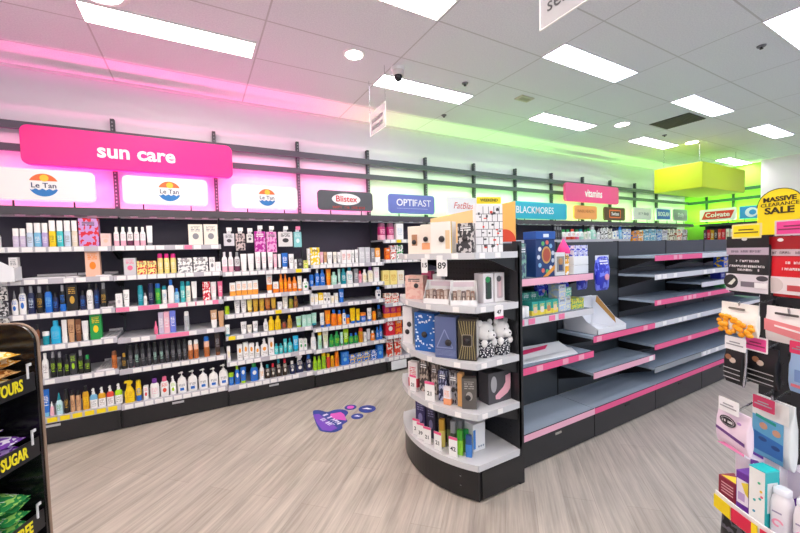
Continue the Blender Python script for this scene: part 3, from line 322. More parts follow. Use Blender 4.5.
('box', 'H', 7.169, 4.26, 1.725, 0.115, 0.069, 0.21, 'ivory', 'black', 'black', 4, 'ivory carton with black print on high shelf, bay under brown sign', ''),
('bot', 'H', 7.315, 4.259, 1.725, 0.098, 0.069, 0.201, 'white', 'navy', 'blue', 2, 'white bottle with navy cap, first of two from left, high shelf, bay under brown sign', 'white bottle with navy cap row on high shelf of bay under brown sign'),
('bot', 'H', 7.433, 4.262, 1.725, 0.106, 0.074, 0.222, 'white', 'navy', 'blue', 2, 'white bottle with navy cap, second of two from left, high shelf, bay under brown sign', 'white bottle with navy cap row on high shelf of bay under brown sign'),
('bot', 'H', 7.56, 4.26, 1.725, 0.101, 0.071, 0.247, 'skyl', 'blue', 'white', 1, 'tall sky blue bottle on high shelf, bay under brown sign', ''),
('box', 'H', 7.693, 4.262, 1.725, 0.124, 0.074, 0.204, 'white', 'blue', 'blue', 4, 'white carton with blue print, first of two from left, high shelf, bay under brown sign', 'white carton with blue print row on high shelf of bay under brown sign'),
('box', 'H', 7.84, 4.263, 1.725, 0.126, 0.076, 0.204, 'white', 'blue', 'blue', 4, 'white carton with blue print, second of two from left, high shelf, bay under brown sign', 'white carton with blue print row on high shelf of bay under brown sign'),
('box', 'I', 8.067, 4.285, 1.645, 0.199, 0.119, 0.233, 'orangel', 'blue', 'blue', 4, 'orange and blue carton on high shelf, bay under white script sign', ''),
('box', 'I', 8.284, 4.283, 1.645, 0.193, 0.116, 0.255, 'orangel', 'blue', 'white', 4, 'orange and white carton on high shelf, bay under white script sign', ''),
('box', 'I', 8.531, 4.285, 1.645, 0.222, 0.12, 0.278, 'skyl', 'blue', 'white', 4, 'pale blue carton, first of two from left, high shelf, bay under white script sign', 'pale blue carton row on high shelf of bay under white script sign'),
('box', 'I', 8.78, 4.285, 1.645, 0.221, 0.12, 0.29, 'skyl', 'blue', 'white', 4, 'pale blue carton, second of two from left, high shelf, bay under white script sign', 'pale blue carton row on high shelf of bay under white script sign'),
('box', 'J', 9.047, 4.285, 1.645, 0.204, 0.12, 0.281, 'paleblue', 'blue', 'blue', 4, 'pale blue carton with blue print on high shelf, bay under bright blue sign', ''),
('box', 'J', 9.282, 4.285, 1.645, 0.218, 0.12, 0.271, 'lilac', 'blue', 'white', 4, 'lilac carton on high shelf, bay under bright blue sign', ''),
('box', 'J', 9.591, 4.285, 1.645, 0.283, 0.12, 0.295, 'ivory', 'brown', 'brown', 4, 'ivory carton with brown print on high shelf, bay under bright blue sign', ''),
('box', 'K', 9.941, 4.285, 1.645, 0.249, 0.12, 0.286, 'ivory', 'brown', 'redo', 4, 'ivory carton with red print on high shelf, bay under far grey sign', ''),
('box', 'K', 10.217, 4.285, 1.645, 0.239, 0.12, 0.287, 'greyl', 'brown', 'brown', 4, 'grey carton with brown print on high shelf, bay under far grey sign', '')]
# ------------------------------------------------------------------ materials
MATS = {}
def hexof(c): return PAL.get(c, c)
def mat(c, rough=.45, metal=0, emit=0, alpha=1, trans=0):
    key = ('p', c, rough, metal, emit, alpha, trans)
    if key in MATS: return MATS[key]
    m = bpy.data.materials.new('plain_' + c); m.use_nodes = True
    b = m.node_tree.nodes['Principled BSDF']
    b.inputs['Base Color'].default_value = lin(hexof(c))
    b.inputs['Roughness'].default_value = rough
    b.inputs['Metallic'].default_value = metal
    if emit:
        b.inputs['Emission Color'].default_value = lin(hexof(c)); b.inputs['Emission Strength'].default_value = emit
    if trans: b.inputs['Transmission Weight'].default_value = trans; b.inputs['IOR'].default_value = 1.2
    if alpha < 1: b.inputs['Alpha'].default_value = alpha
    MATS[key] = m
    return m
class NT:
    def __init__(s, m):
        s.t = m.node_tree; s.n = s.t.nodes; s.l = s.t.links; s.b = s.n['Principled BSDF']
    def new(s, typ, **kw):
        n = s.n.new(typ)
        for k, v in kw.items(): setattr(n, k, v)
        return n
    def put(s, sock, v):
        if isinstance(v, bpy.types.NodeSocket): s.l.new(v, sock)
        else: sock.default_value = v
    def m(s, op, a, b=0., c=None):
        n = s.new('ShaderNodeMath', operation=op); s.put(n.inputs[0], a); s.put(n.inputs[1], b)
        if c is not None: s.put(n.inputs[2], c)
        return n.outputs[0]
    def within(s, v, a, b): return s.m('MULTIPLY', s.m('GREATER_THAN', v, a), s.m('LESS_THAN', v, b))
    def mix(s, f, a, b):
        n = s.new('ShaderNodeMix', data_type='RGBA'); s.put(n.inputs[0], f); s.put(n.inputs[6], a); s.put(n.inputs[7], b)
        return n.outputs[2]
    def xyz(s, v):
        n = s.new('ShaderNodeSeparateXYZ'); s.l.new(v, n.inputs[0]); return n.outputs
    def vec(s, x, y, z):
        n = s.new('ShaderNodeCombineXYZ')
        for i, v in enumerate((x, y, z)): s.put(n.inputs[i], v)
        return n.outputs[0]
    def noise(s, v, scale, detail=2., rough=.5):
        n = s.new('ShaderNodeTexNoise'); s.l.new(v, n.inputs['Vector']); n.inputs['Scale'].default_value = scale
        n.inputs['Detail'].default_value = detail; n.inputs['Roughness'].default_value = rough
        return n.outputs[0]
def pack(base, label, style, rough=.38):
    """printed packaging: base colour with printed bands, emblem discs, lines of small print or a loose motif"""
    if style == 0: return mat(base, rough)
    key = ('k', base, label, style, rough)
    if key in MATS: return MATS[key]
    m = bpy.data.materials.new('print_' + base); m.use_nodes = True
    q = NT(m); tc = q.new('ShaderNodeTexCoord'); g = q.xyz(tc.outputs['Generated']); x, y, z = g[0], g[1], g[2]
    A, B = lin(hexof(base)), lin(hexof(label))
    D = tuple(.25 * a + .12 * b for a, b in zip(A, B))[:3] + (1,)
    def lines(z0, z1, n=15., lo=.47):
        row = q.m('FLOOR', q.m('MULTIPLY', z, n))
        nz = q.noise(q.vec(q.m('MULTIPLY', x, 9.), row, q.m('MULTIPLY', row, 3.7)), 1.3, 1.)
        a = q.m('MULTIPLY', q.m('GREATER_THAN', q.m('FRACT', q.m('MULTIPLY', z, n)), .45), q.m('GREATER_THAN', nz, lo))
        return q.m('MULTIPLY', q.m('MULTIPLY', a, q.within(z, z0, z1)), q.within(x, .18, .82))
    def disc(zc, r):
        dx = q.m('SUBTRACT', x, .5); dz = q.m('MULTIPLY', q.m('SUBTRACT', z, zc), 1.5)
        d = q.m('SQRT', q.m('ADD', q.m('MULTIPLY', dx, dx), q.m('MULTIPLY', dz, dz)))
        return q.m('LESS_THAN', d, r)
    if style == 1: c = q.mix(lines(.3, .72), A, B)
    elif style == 2: c = q.mix(disc(.42, .22), q.mix(lines(.66, .9, 13.), A, B), B)
    elif style == 3: c = q.mix(lines(.45, .8), q.mix(q.m('LESS_THAN', z, .36), A, B), B)
    elif style == 4:
        nz = q.noise(q.vec(q.m('MULTIPLY', x, 3.), q.m('MULTIPLY', y, 2.), q.m('MULTIPLY', z, 4.)), 1.4, 1.)
        c = q.mix(q.m('GREATER_THAN', nz, .54), A, B)
        c = q.mix(lines(.72, .9, 14., .42), c, (.9, .9, .9, 1) if sum(A[:3]) < 1.2 else (.05, .05, .06, 1))
    elif style == 5: c = q.mix(lines(.12, .55), q.mix(q.m('GREATER_THAN', z, .62), A, B), D)
    elif style == 7: c = q.mix(lines(.4, .58, 17.), q.mix(q.m('MULTIPLY', q.within(z, .16, .34), q.within(x, .28, .72)), A, B), D)
    else: c = q.mix(disc(.62, .24), q.mix(lines(.15, .42), A, D), B)
    q.l.new(c, q.b.inputs['Base Color']); q.b.inputs['Roughness'].default_value = rough
    MATS[key] = m
    return m
BLACK = mat('121114', .42); DARK = mat('242129', .5); STEEL = mat('c9c8ce', .32, .0); WHITE = mat('f1f0f1', .4)
CHROME = mat('b9bcc2', .22, .9); GREY = mat('77777e', .5); SHELFTOP = mat('bfc0c8', .33)
PINKS = mat('ee5a90', .45); PINKP = mat('f0b2c8', .45); LAMPL = mat('fff3e6', .5, 0, LAMP*1.15); LAMPM = mat('fafaff', .5, 0, LAMP*.95); LAMPR = mat('e3edff', .5, 0, LAMP*.58)
# ------------------------------------------------------------------ mesh building
class MB:
    def __init__(s): s.v = []; s.f = []; s.sm = []; s.mi = []
    def add(s, vs, fs, smooth=False, mi=0):
        o = len(s.v); s.v += [tuple(p) for p in vs]
        for f in fs: s.f.append([i + o for i in f]); s.sm.append(smooth); s.mi.append(mi)
        return s
    def box(s, x0, x1, y0, y1, z0, z1, mi=0):
        return s.add([(x0,y0,z0),(x1,y0,z0),(x1,y1,z0),(x0,y1,z0),(x0,y0,z1),(x1,y0,z1),(x1,y1,z1),(x0,y1,z1)],
              [(0,3,2,1),(4,5,6,7),(0,1,5,4),(1,2,6,5),(2,3,7,6),(3,0,4,7)], False, mi)
    def prism(s, poly, a, b, axis='z', mi=0):
        n = len(poly)
        P = {'z': lambda p, h: (p[0], p[1], h), 'y': lambda p, h: (p[0], h, p[1]), 'x': lambda p, h: (h, p[0], p[1])}[axis]
        return s.add([P(p, a) for p in poly] + [P(p, b) for p in poly],
              [list(range(n))[::-1], list(range(n, 2*n))] + [(i, (i+1) % n, n + (i+1) % n, n + i) for i in range(n)], False, mi)
    def sweep(s, prof, n=16, e=2., smooth=True, cx=0, cy=0, mi=0):
        """prof: (z, rx, ry) rings with a superellipse section of exponent e"""
        vs = []
        for z, rx, ry in prof:
            for i in range(n):
                t = 2 * math.pi * i / n; c, d = math.cos(t), math.sin(t)
                vs.append((cx + rx * math.copysign(abs(c) ** (2/e), c), cy + ry * math.copysign(abs(d) ** (2/e), d), z))
        k = len(prof)
        fs = [(r*n+i, r*n+(i+1) % n, (r+1)*n+(i+1) % n, (r+1)*n+i) for r in range(k-1) for i in range(n)]
        s.add(vs, fs, smooth, mi)
        s.add([vs[i] for i in range(n)], [list(range(n))[::-1]], False, mi)
        return s.add([vs[(k-1)*n+i] for i in range(n)], [list(range(n))], False, mi)
    def tube(s, pts, r, n=8):
        pts = [Vector(p) for p in pts]; vs = []
        for i, p in enumerate(pts):
            d = (pts[min(i+1, len(pts)-1)] - pts[max(i-1, 0)]).normalized()
            a = d.cross(Vector((0,0,1)));  a = a.normalized() if a.length > 1e-4 else Vector((1,0,0)); b = d.cross(a)
            for k in range(n):
                t = 2*math.pi*k/n; vs.append(p + a*r*math.cos(t) + b*r*math.sin(t))
        m = len(pts)
        fs = [(j*n+k, j*n+(k+1) % n, (j+1)*n+(k+1) % n, (j+1)*n+k) for j in range(m-1) for k in range(n)]
        s.add(vs, fs, True); s.add(vs[:n], [list(range(n))[::-1]]); return s.add(vs[-n:], [list(range(n))])
    def ball(s, c, rx, ry, rz, n=16, m=10):
        prof = [(c[2] - rz*math.cos(math.pi*i/m), max(rx*math.sin(math.pi*i/m), rx*.02), max(ry*math.sin(math.pi*i/m), ry*.02)) for i in range(m+1)]
        return s.sweep(prof, n, 2., True, c[0], c[1])
    def mesh(s, name):
        me = bpy.data.meshes.new(name); me.from_pydata(s.v, [], s.f)
        for i, p in enumerate(me.polygons): p.use_smooth = s.sm[i]; p.material_index = s.mi[i]
        bm = bmesh.new(); bm.from_mesh(me); bmesh.ops.recalc_face_normals(bm, faces=bm.faces); bm.to_mesh(me); bm.free()
        return me
    def build(s, name, m, parent=None, loc=(0,0,0), rz=0, bevel=0):
        o = bpy.data.objects.new(name, s.mesh(name))
        for x in (m if isinstance(m, (list, tuple)) else [m]): o.data.materials.append(x)
        COL.objects.link(o); o.location = loc; o.rotation_euler = (0, 0, rz)
        if parent: o.parent = parent
        if bevel:
            b = o.modifiers.new('edge', 'BEVEL'); b.width = bevel; b.segments = 2; b.limit_method = 'ANGLE'
        return o
def tag(o, label, cat, group=None):
    o['label'] = label; o['category'] = cat
    assert 4 <= len(label.split()) <= 16, label
    if group: o['group'] = group
    return o
def structure(o): o['kind'] = 'structure'; return o
def thing(name, label, cat, loc=(0,0,0), rz=0, group=None):
    o = bpy.data.objects.new(name, None); COL.objects.link(o); o.location = loc; o.rotation_euler = (0,0,rz)
    o.empty_display_size = .05
    return tag(o, label, cat, group)
def rrect(x0, x1, z0, z1, r, n=6):
    out = []
    for cx, cz, a in ((x1-r, z1-r, 0), (x0+r, z1-r, 90), (x0+r, z0+r, 180), (x1-r, z0+r, 270)):
        for i in range(n+1):
            t = R(a + 90*i/n); out.append((cx + r*math.cos(t), cz + r*math.sin(t)))
    return out
def circ(cx, cz, rx, rz=None, n=24, a0=0, a1=360):
    rz = rz or rx
    k = n if a1 - a0 >= 360 else n + 1
    return [(cx + rx*math.cos(R(a0 + (a1-a0)*i/n)), cz + rz*math.sin(R(a0 + (a1-a0)*i/n))) for i in range(k)]
def text(name, s, size, m, parent, loc=(0,0,0), bold=0, align='CENTER', rz=0, sx=1, shear=0, spacing=1, flat=False):
    """lettering that stands upright facing local -Y (flat=True: lying on the floor)"""
    cu = bpy.data.curves.new(name, 'FONT'); cu.body = s; cu.size = size; cu.align_x = align; cu.align_y = 'CENTER'
    cu.offset = bold*size; cu.extrude = .0008; cu.resolution_u = 3; cu.shear = shear; cu.space_character = spacing
    t = bpy.data.objects.new(name, cu); COL.objects.link(t)
    dg = bpy.context.evaluated_depsgraph_get()
    me = bpy.data.meshes.new_from_object(t.evaluated_get(dg)); bpy.data.objects.remove(t); bpy.data.curves.remove(cu)
    me.transform(Matrix.Diagonal((sx, 1, 1, 1)))
    if not flat: me.transform(Matrix.Rotation(R(90), 4, 'X'))
    me.materials.clear(); me.materials.append(m); me.name = name
    o = bpy.data.objects.new(name, me); COL.objects.link(o); o.parent = parent; o.location = loc; o.rotation_euler = (0,0,rz)
    return o
def scribble(parent, x0, x1, z, h, m, y, seed=1, nm='lettering', dx=0):
    """a row of little strokes standing for print too small to read in the photograph"""
    rr = random.Random(seed); b = MB(); x = x0
    while x < x1 - h*.3:
        w = h*rr.uniform(.35, .65); zz = z + dx*(x-x0)
        if rr.random() > .14:
            b.box(x, x+h*.16, y, y+.0008, zz-h/2, zz+h/2); b.box(x, x+w, y, y+.0008, zz+rr.choice((-h*.5, -h*.1, h*.34)), zz+rr.choice((.36, .5))*h)
            if rr.random() > .4: b.box(x+w-h*.15, x+w, y, y+.0008, zz-h/2, zz+h*.2)
        x += w + h*.22
    return b.build(nm, m, parent)
# ------------------------------------------------------------------ room
CZ = 3.40
def floor_material():
    m = bpy.data.materials.new('vinyl_plank_floor'); m.use_nodes = True; q = NT(m)
    tc = q.new('ShaderNodeTexCoord'); mp = q.new('ShaderNodeMapping'); q.l.new(tc.outputs['Object'], mp.inputs[0])
    mp.inputs['Rotation'].default_value = (0, 0, R(-45))
    br = q.new('ShaderNodeTexBrick'); q.l.new(mp.outputs[0], br.inputs[0])
    br.offset = .37; br.inputs['Scale'].default_value = 1.; br.inputs['Brick Width'].default_value = 1.22; br.inputs['Row Height'].default_value = .18
    br.inputs['Mortar Size'].default_value = .0015; br.inputs['Mortar Smooth'].default_value = .3
    br.inputs['Color1'].default_value = lin('b4aaa0'); br.inputs['Color2'].default_value = lin('beb5ab'); br.inputs['Mortar'].default_value = lin('a0968c')
    p = q.xyz(mp.outputs[0])
    g1 = q.noise(q.vec(q.m('MULTIPLY', p[0], .55), q.m('MULTIPLY', p[1], 9.), 0.), 2.2, 6., .65)
    g2 = q.noise(q.vec(q.m('MULTIPLY', p[0], 1.4), q.m('MULTIPLY', p[1], 40.), 3.), 2., 4., .6)
    g3 = q.noise(q.vec(q.m('MULTIPLY', p[0], 1.2), q.m('MULTIPLY', p[1], 3.), 7.), 2., 3., .5)
    f = q.m('ADD', q.m('MULTIPLY', g1, .55), q.m('ADD', q.m('MULTIPLY', g2, .25), q.m('MULTIPLY', g3, .2)))
    cr = q.new('ShaderNodeMapRange'); q.l.new(f, cr.inputs[0])
    for i, v in ((1, .34), (2, .66), (3, .54), (4, 1.22)): cr.inputs[i].default_value = v
    mx = q.new('ShaderNodeMix', data_type='RGBA', blend_type='MULTIPLY'); mx.inputs[0].default_value = 1
    q.l.new(br.outputs[0], mx.inputs[6]); q.l.new(cr.outputs[0], mx.inputs[7]); q.l.new(mx.outputs[2], q.b.inputs['Base Color'])
    q.b.inputs['Roughness'].default_value = .42
    return m
def ceiling_material():
    m = bpy.data.materials.new('ceiling_tiles'); m.use_nodes = True; q = NT(m)
    tc = q.new('ShaderNodeTexCoord'); p = q.xyz(tc.outputs['Object'])
    u = q.m('FRACT', q.m('DIVIDE', q.m('ADD', p[0], .65 + 11.94 + .006), 1.194)); v = q.m('FRACT', q.m('DIVIDE', q.m('ADD', p[1], 8.43 + .003), .6))
    ln = q.m('MAXIMUM', q.m('LESS_THAN', u, .011), q.m('LESS_THAN', v, .022))
    ns = q.noise(tc.outputs['Object'], 90., 3.)
    cr = q.new('ShaderNodeMapRange'); q.l.new(ns, cr.inputs[0]); cr.inputs[1].default_value = .35; cr.inputs[2].default_value = .65
    cr.inputs[3].default_value = .0; cr.inputs[4].default_value = 1.
    c = q.mix(cr.outputs[0], lin('e2e4ec'), lin('eef0f6'))
    q.l.new(q.mix(ln, c, lin('c9cace')), q.b.inputs['Base Color']); q.b.inputs['Roughness'].default_value = .8
    return m
XL, XR, YB, YW = -4.2, 11.25, -4.6, 4.66
WALLM = mat('dcdae2', .6)
structure(MB().box(XL-.1, XR+.1, YB-.1, YW+.1, -.1, 0).build('floor', floor_material()))
structure(MB().box(XL-.1, XR+.1, YB-.1, YW+.1, CZ, CZ+.1).build('ceiling', ceiling_material()))
structure(MB().box(XL-.1, XR+.1, YW, YW+.1, 0, CZ).build('wall_back', WALLM))
structure(MB().box(XL-.1, XL, YB, YW, 0, CZ).build('wall_left', WALLM))
structure(MB().box(XR, XR+.1, 3.14, YW, 0, CZ).build('wall_right', mat('a4e64a', .6)))
structure(MB().box(XR-.25, XR+.1, YB, 3.12, 0, CZ).build('wall_right_front', mat('eedcec', .6)))
structure(MB().box(XL-.1, XR+.1, YB-.1, YB, 2.7, CZ).build('wall_front', WALLM))
# slightly darker strip standing in for the shadow line where ceiling meets wall
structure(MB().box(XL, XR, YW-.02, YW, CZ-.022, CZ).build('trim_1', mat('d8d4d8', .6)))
# ------------------------------------------------------------------ ceiling fixtures
ROWS = [(3.32, 3.57, [-.65, 1.738, 4.126, 6.6, 9.98], 'back row of lights nearest the shelved wall'),
        (2.12, 2.36, [-1.84, .55, 2.93, 5.33, 7.75], 'second row of lights'),
        (.92, 1.17, [-3.03, -.65, 1.738, 4.135, 6.52, 8.9], 'third row of lights'),
        (-.28, -.03, [-1.84, .55, 2.93, 5.33, 7.75], 'row of lights above the front aisle'),
        (-1.48, -1.23, [-3.03, -.65, 1.738, 4.126, 6.52, 8.9], 'row of lights behind the front aisle'),
        (-2.68, -2.43, [-1.84, .55, 2.93, 5.33, 7.75], 'row of lights near the shop front')]
PLACE = ['first', 'second', 'third', 'fourth', 'fifth', 'sixth', 'seventh']
for y0, y1, xs, rn in ROWS:
    for i, x in enumerate(xs):
        L = 1.16
        t = thing('ceiling_light', 'flat white ceiling panel light, %s in the %s' % (PLACE[i], rn), 'ceiling light', (x, y0, CZ), 0, 'long ceiling panel lights')
        MB().box(0, L, 0, y1-y0, -.008, -.004).build('diffuser', LAMPL if x < 1.2 else LAMPM if x < 2.2 or y0 > 3 else LAMPR, t)
        f = MB(); w = .012
        f.box(-w, L+w, -w, 0, -.01, 0).box(-w, L+w, y1-y0, y1-y0+w, -.01, 0).box(-w, 0, 0, y1-y0, -.01, 0).box(L, L+w, 0, y1-y0, -.01, 0)
        f.build('frame', WHITE, t)
for (x, y, r), d in zip([(-.5, 3.13, .15), (1.325, 3.11, .085), (5.6, 3.12, .1), (7.78, 3.12, .1)], ['above the pink sun care sign', 'left of the security camera', 'beside the dark air vent', 'above the lime hanging box']):
    t = thing('downlight', 'round bright downlight in the ceiling ' + d, 'downlight', (x, y, CZ), 0, 'round downlights')
    MB().sweep([(-.012, r*.9, r*.9), (-.006, r*.9, r*.9)], 24).build('lens', mat('fff4e6', .5, 0, 22.), t)
    MB().sweep([(-.01, r*1.12, r*1.12), (0, r*1.2, r*1.2)], 24).build('trim_ring', WHITE, t)
v = thing('air_vent', 'dark grey square return air vent in the ceiling', 'air vent', (6.0, 2.44, CZ))
b = MB()
for k in range(16): b.box(.01, .5, .012+k*.031, .03+k*.031, -.012, -.004)
b.build('louvre', mat('55544f', .6), v); MB().box(0, .51, 0, .51, -.004, 0).build('backing', mat('3e3d39', .8), v)
c = thing('security_camera', 'white dome security camera with dark lens on the ceiling', 'camera', (1.806, 3.154, CZ))
MB().sweep([(-.03, .062, .062), (-.012, .07, .07), (0, .07, .07)], 24).build('base', WHITE, c)
MB().sweep([(-.075, .05, .05), (-.03, .06, .06)], 24).build('housing', mat('d9d2d2', .4), c)
MB().ball((0, 0, -.085), .042, .042, .045).build('dome', mat('24242c', .12), c)
for x, y, d in [(2.614, 3.114, 'between panel light and small square plate'), (2.959, 3.967, 'close to the shelved wall'), (6.83, 3.12, 'beyond the dark air vent'), (4.62, 1.32, 'near the front corner light')]:
    t = thing('sprinkler', 'small ceiling sprinkler head ' + d, 'sprinkler', (x, y, CZ))
    MB().sweep([(-.012, .03, .03), (0, .035, .035)], 16).build('rose', GREY, t)
    MB().sweep([(-.03, .014, .014), (-.026, .014, .014), (-.022, .007, .007), (-.012, .007, .007)], 12).build('nozzle', DARK, t)
t = thing('ceiling_plate', 'small pale rectangular plate fixed to the ceiling tiles', 'ceiling plate', (3.42, 3.05, CZ))
MB().box(0, .21, 0, .12, -.012, 0).build('cover', mat('c8c7b0', .6), t)
MB().box(.03, .18, .03, .09, -.014, -.012).build('grille', mat('a9a98e', .6), t)
# hanging signs
def acrylic(): return mat('f4f2f4', .12, 0, 0, .35)
h = thing('hanging_sign', 'clear hanging sign with two illegible grey lines near the camera dome', 'hanging sign', (1.66, 3.345, 0))
MB().box(-.002, .002, -.18, .18, 2.82, 3.06).build('panel', acrylic(), h)
e = MB().box(-.004, .004, -.184, -.178, 2.82, 3.06).box(-.004, .004, .178, .184, 2.82, 3.06).box(-.004, .004, -.18, .18, 2.816, 2.822).build('panel_edge', mat('ffffff', .2), h)
l = MB()
for zz, n in ((2.955, 8), (2.885, 8)):
    for k in range(n): l.box(-.005, -.003, .13-k*.033-.024, .13-k*.033, zz-.018, zz+(.018 if k % 3 else .028))
l.build('lettering', mat('8f8c90', .5), h)
for y in (-.18, .18): MB().tube([(0, y, 3.06), (0, y, CZ)], .0025, 6).build('wire', CHROME, h)
h = thing('hanging_sign', 'clear hanging sign lettered in dark grey at the upper edge', 'hanging sign', (1.70, .86, 0))
MB().box(-.003, .003, -.55, .52, 2.79, 3.12).build('panel', acrylic(), h)
MB().box(-.005, .005, -.55, .524, 2.784, 2.79).box(-.005, .005, .52, .526, 2.784, 3.12).build('panel_edge', mat('ffffff', .2), h)
text('lettering', 'services', .105, mat('3b3a40', .5), h, (-.0055, .478, 2.89), .0, 'LEFT', R(-90))
for y in (-.45, .42): MB().tube([(0, y, 3.12), (0, y, CZ)], .0025, 6).build('wire', CHROME, h)
# lime hanging light box
h = thing('hanging_box', 'large lime green box hanging from the ceiling in far corner', 'hanging box', (7.8, 2.97, 2.585))
MB().box(0, 1.85, 0, .77, 0, .45).build('body', mat('c6dc1e', .5), h, bevel=.008)
for x, y in ((.15, .1), (1.7, .1), (.15, .67), (1.7, .67)): MB().tube([(x, y, .45), (x, y, CZ-2.585)], .004, 6).build('wire', CHROME, h)
# ------------------------------------------------------------------ wall bays
SEAM = [-1.64, -.68, .225, 1.155, 2.115, 3.07, 4.02, 4.97, 5.93, 6.88, 7.83, 8.79, 9.74, 10.7]
BN = 'ABCDEFGHIJKLM'
YF = 4.2
def bracket(parent, x, y0, y1, z, m, hgt=.11):
    MB().prism([(y1, z), (y0, z), (y0, z-.02), (y1, z-hgt)], x-.003, x+.003, 'x').build('bracket', m, parent)
TICKET = MB().box(-.033, .033, -.0025, 0, -.02, .02).mesh('price_ticket')
def pusher_tray(x0, x1, z, lab):
    t = thing('pusher_tray', lab, 'shelf tray', ((x0+x1)/2, YF+.012, z+.0006), 0, 'white ribbed shelf trays')
    w = x1-x0; n = max(3, round(w/.028)); b = MB().box(-w/2, w/2, 0, .008, 0, .012).box(-w/2, w/2, .36, .368, 0, .03)
    for k in range(n+1): b.box(-w/2+k*(w-.016)/n, -w/2+k*(w-.016)/n+.016, .008, .36, .002, .010)
    b.build('ribbed_tray', mat('e6e3e8', .4), t)
def tickets(parent, x0, x1, y, z, n, mats, seed, skip=.25):
    rr = random.Random(seed)
    for k in range(n):
        if rr.random() < skip: continue
        x = x0 + (k + .5)*(x1-x0)/n
        o = bpy.data.objects.new('price_ticket', TICKET)
        if not TICKET.materials: TICKET.materials.append(None)
        o.material_slots[0].link = 'OBJECT'; o.material_slots[0].material = rr.choice(mats)
        COL.objects.link(o); o.parent = parent; o.location = (x, y, z)
PTW, PTY, PTP = mat('f4f2f2', .5), mat('f5d90a', .5), mat('f07fa8', .5)
RAILM = mat('bfbcc6', .4)
SHELVES = {'A': [(1.72, 0), (1.446, 0), (1.15, 0), (.87, 0), (.575, 0)], 'B': [(1.72, 0), (1.444, 0), (1.148, 'p'), (.855, 'q'), (.56, 0)],
  'C': [(1.43, 0), (1.172, 0), (.98, 0), (.75, 0), (.472, 0)], 'D': [(1.467, 0), (1.215, 0), (.99, 0), (.712, 0), (.455, 0)],
  'E': [(1.755, 0), (1.494, 0), (1.16, 0), (.918, 0), (.725, 0), (.487, 0)]}
BASEZ = {'A': .24, 'B': .23, 'C': .215, 'D': .205, 'E': .2}
BAYDESC = {'A': 'black wall shelving bay under the first round-logo sign, beside the snack display', 'B': 'black wall shelving bay under the second round-logo sign, with white pump bottles',
  'C': 'black wall shelving bay under the third round-logo sign with hanging packs', 'D': 'black wall shelving bay under the grey oval-logo sign with blue cartons below',
  'E': 'black wall shelving bay under the violet sign, partly behind the curved end display', 'F': 'black wall shelving bay under the white red-lettered sign, behind the curved end display', 'G': 'black wall shelving bay left of the teal sign, behind the gondola',
  'H': 'black wall shelving bay under the teal sign, behind the tall blue box', 'I': 'black wall shelving bay under the orange sign, behind the gondola', 'J': 'black wall shelving bay under the brown sign, behind the gondola',
  'K': 'black wall shelving bay under the white script sign, behind the gondola', 'L': 'black wall shelving bay under the bright blue sign, behind the gondola', 'M': 'black wall shelving bay in the far corner under the small grey sign'}
PANELM = mat('40384a', .5)
UPD = {'A': 'first round-logo bay', 'B': 'second round-logo bay', 'C': 'third round-logo bay', 'D': 'bay under the grey oval-logo sign', 'E': 'bay under the violet sign', 'F': 'bay under the red-lettered white sign', 'G': 'bay before the teal sign',
  'H': 'bay under the teal sign', 'I': 'bay under the orange sign', 'J': 'bay under the brown sign', 'K': 'bay under the white script sign', 'L': 'bay under the bright blue sign', 'M': 'bay in the far corner'}
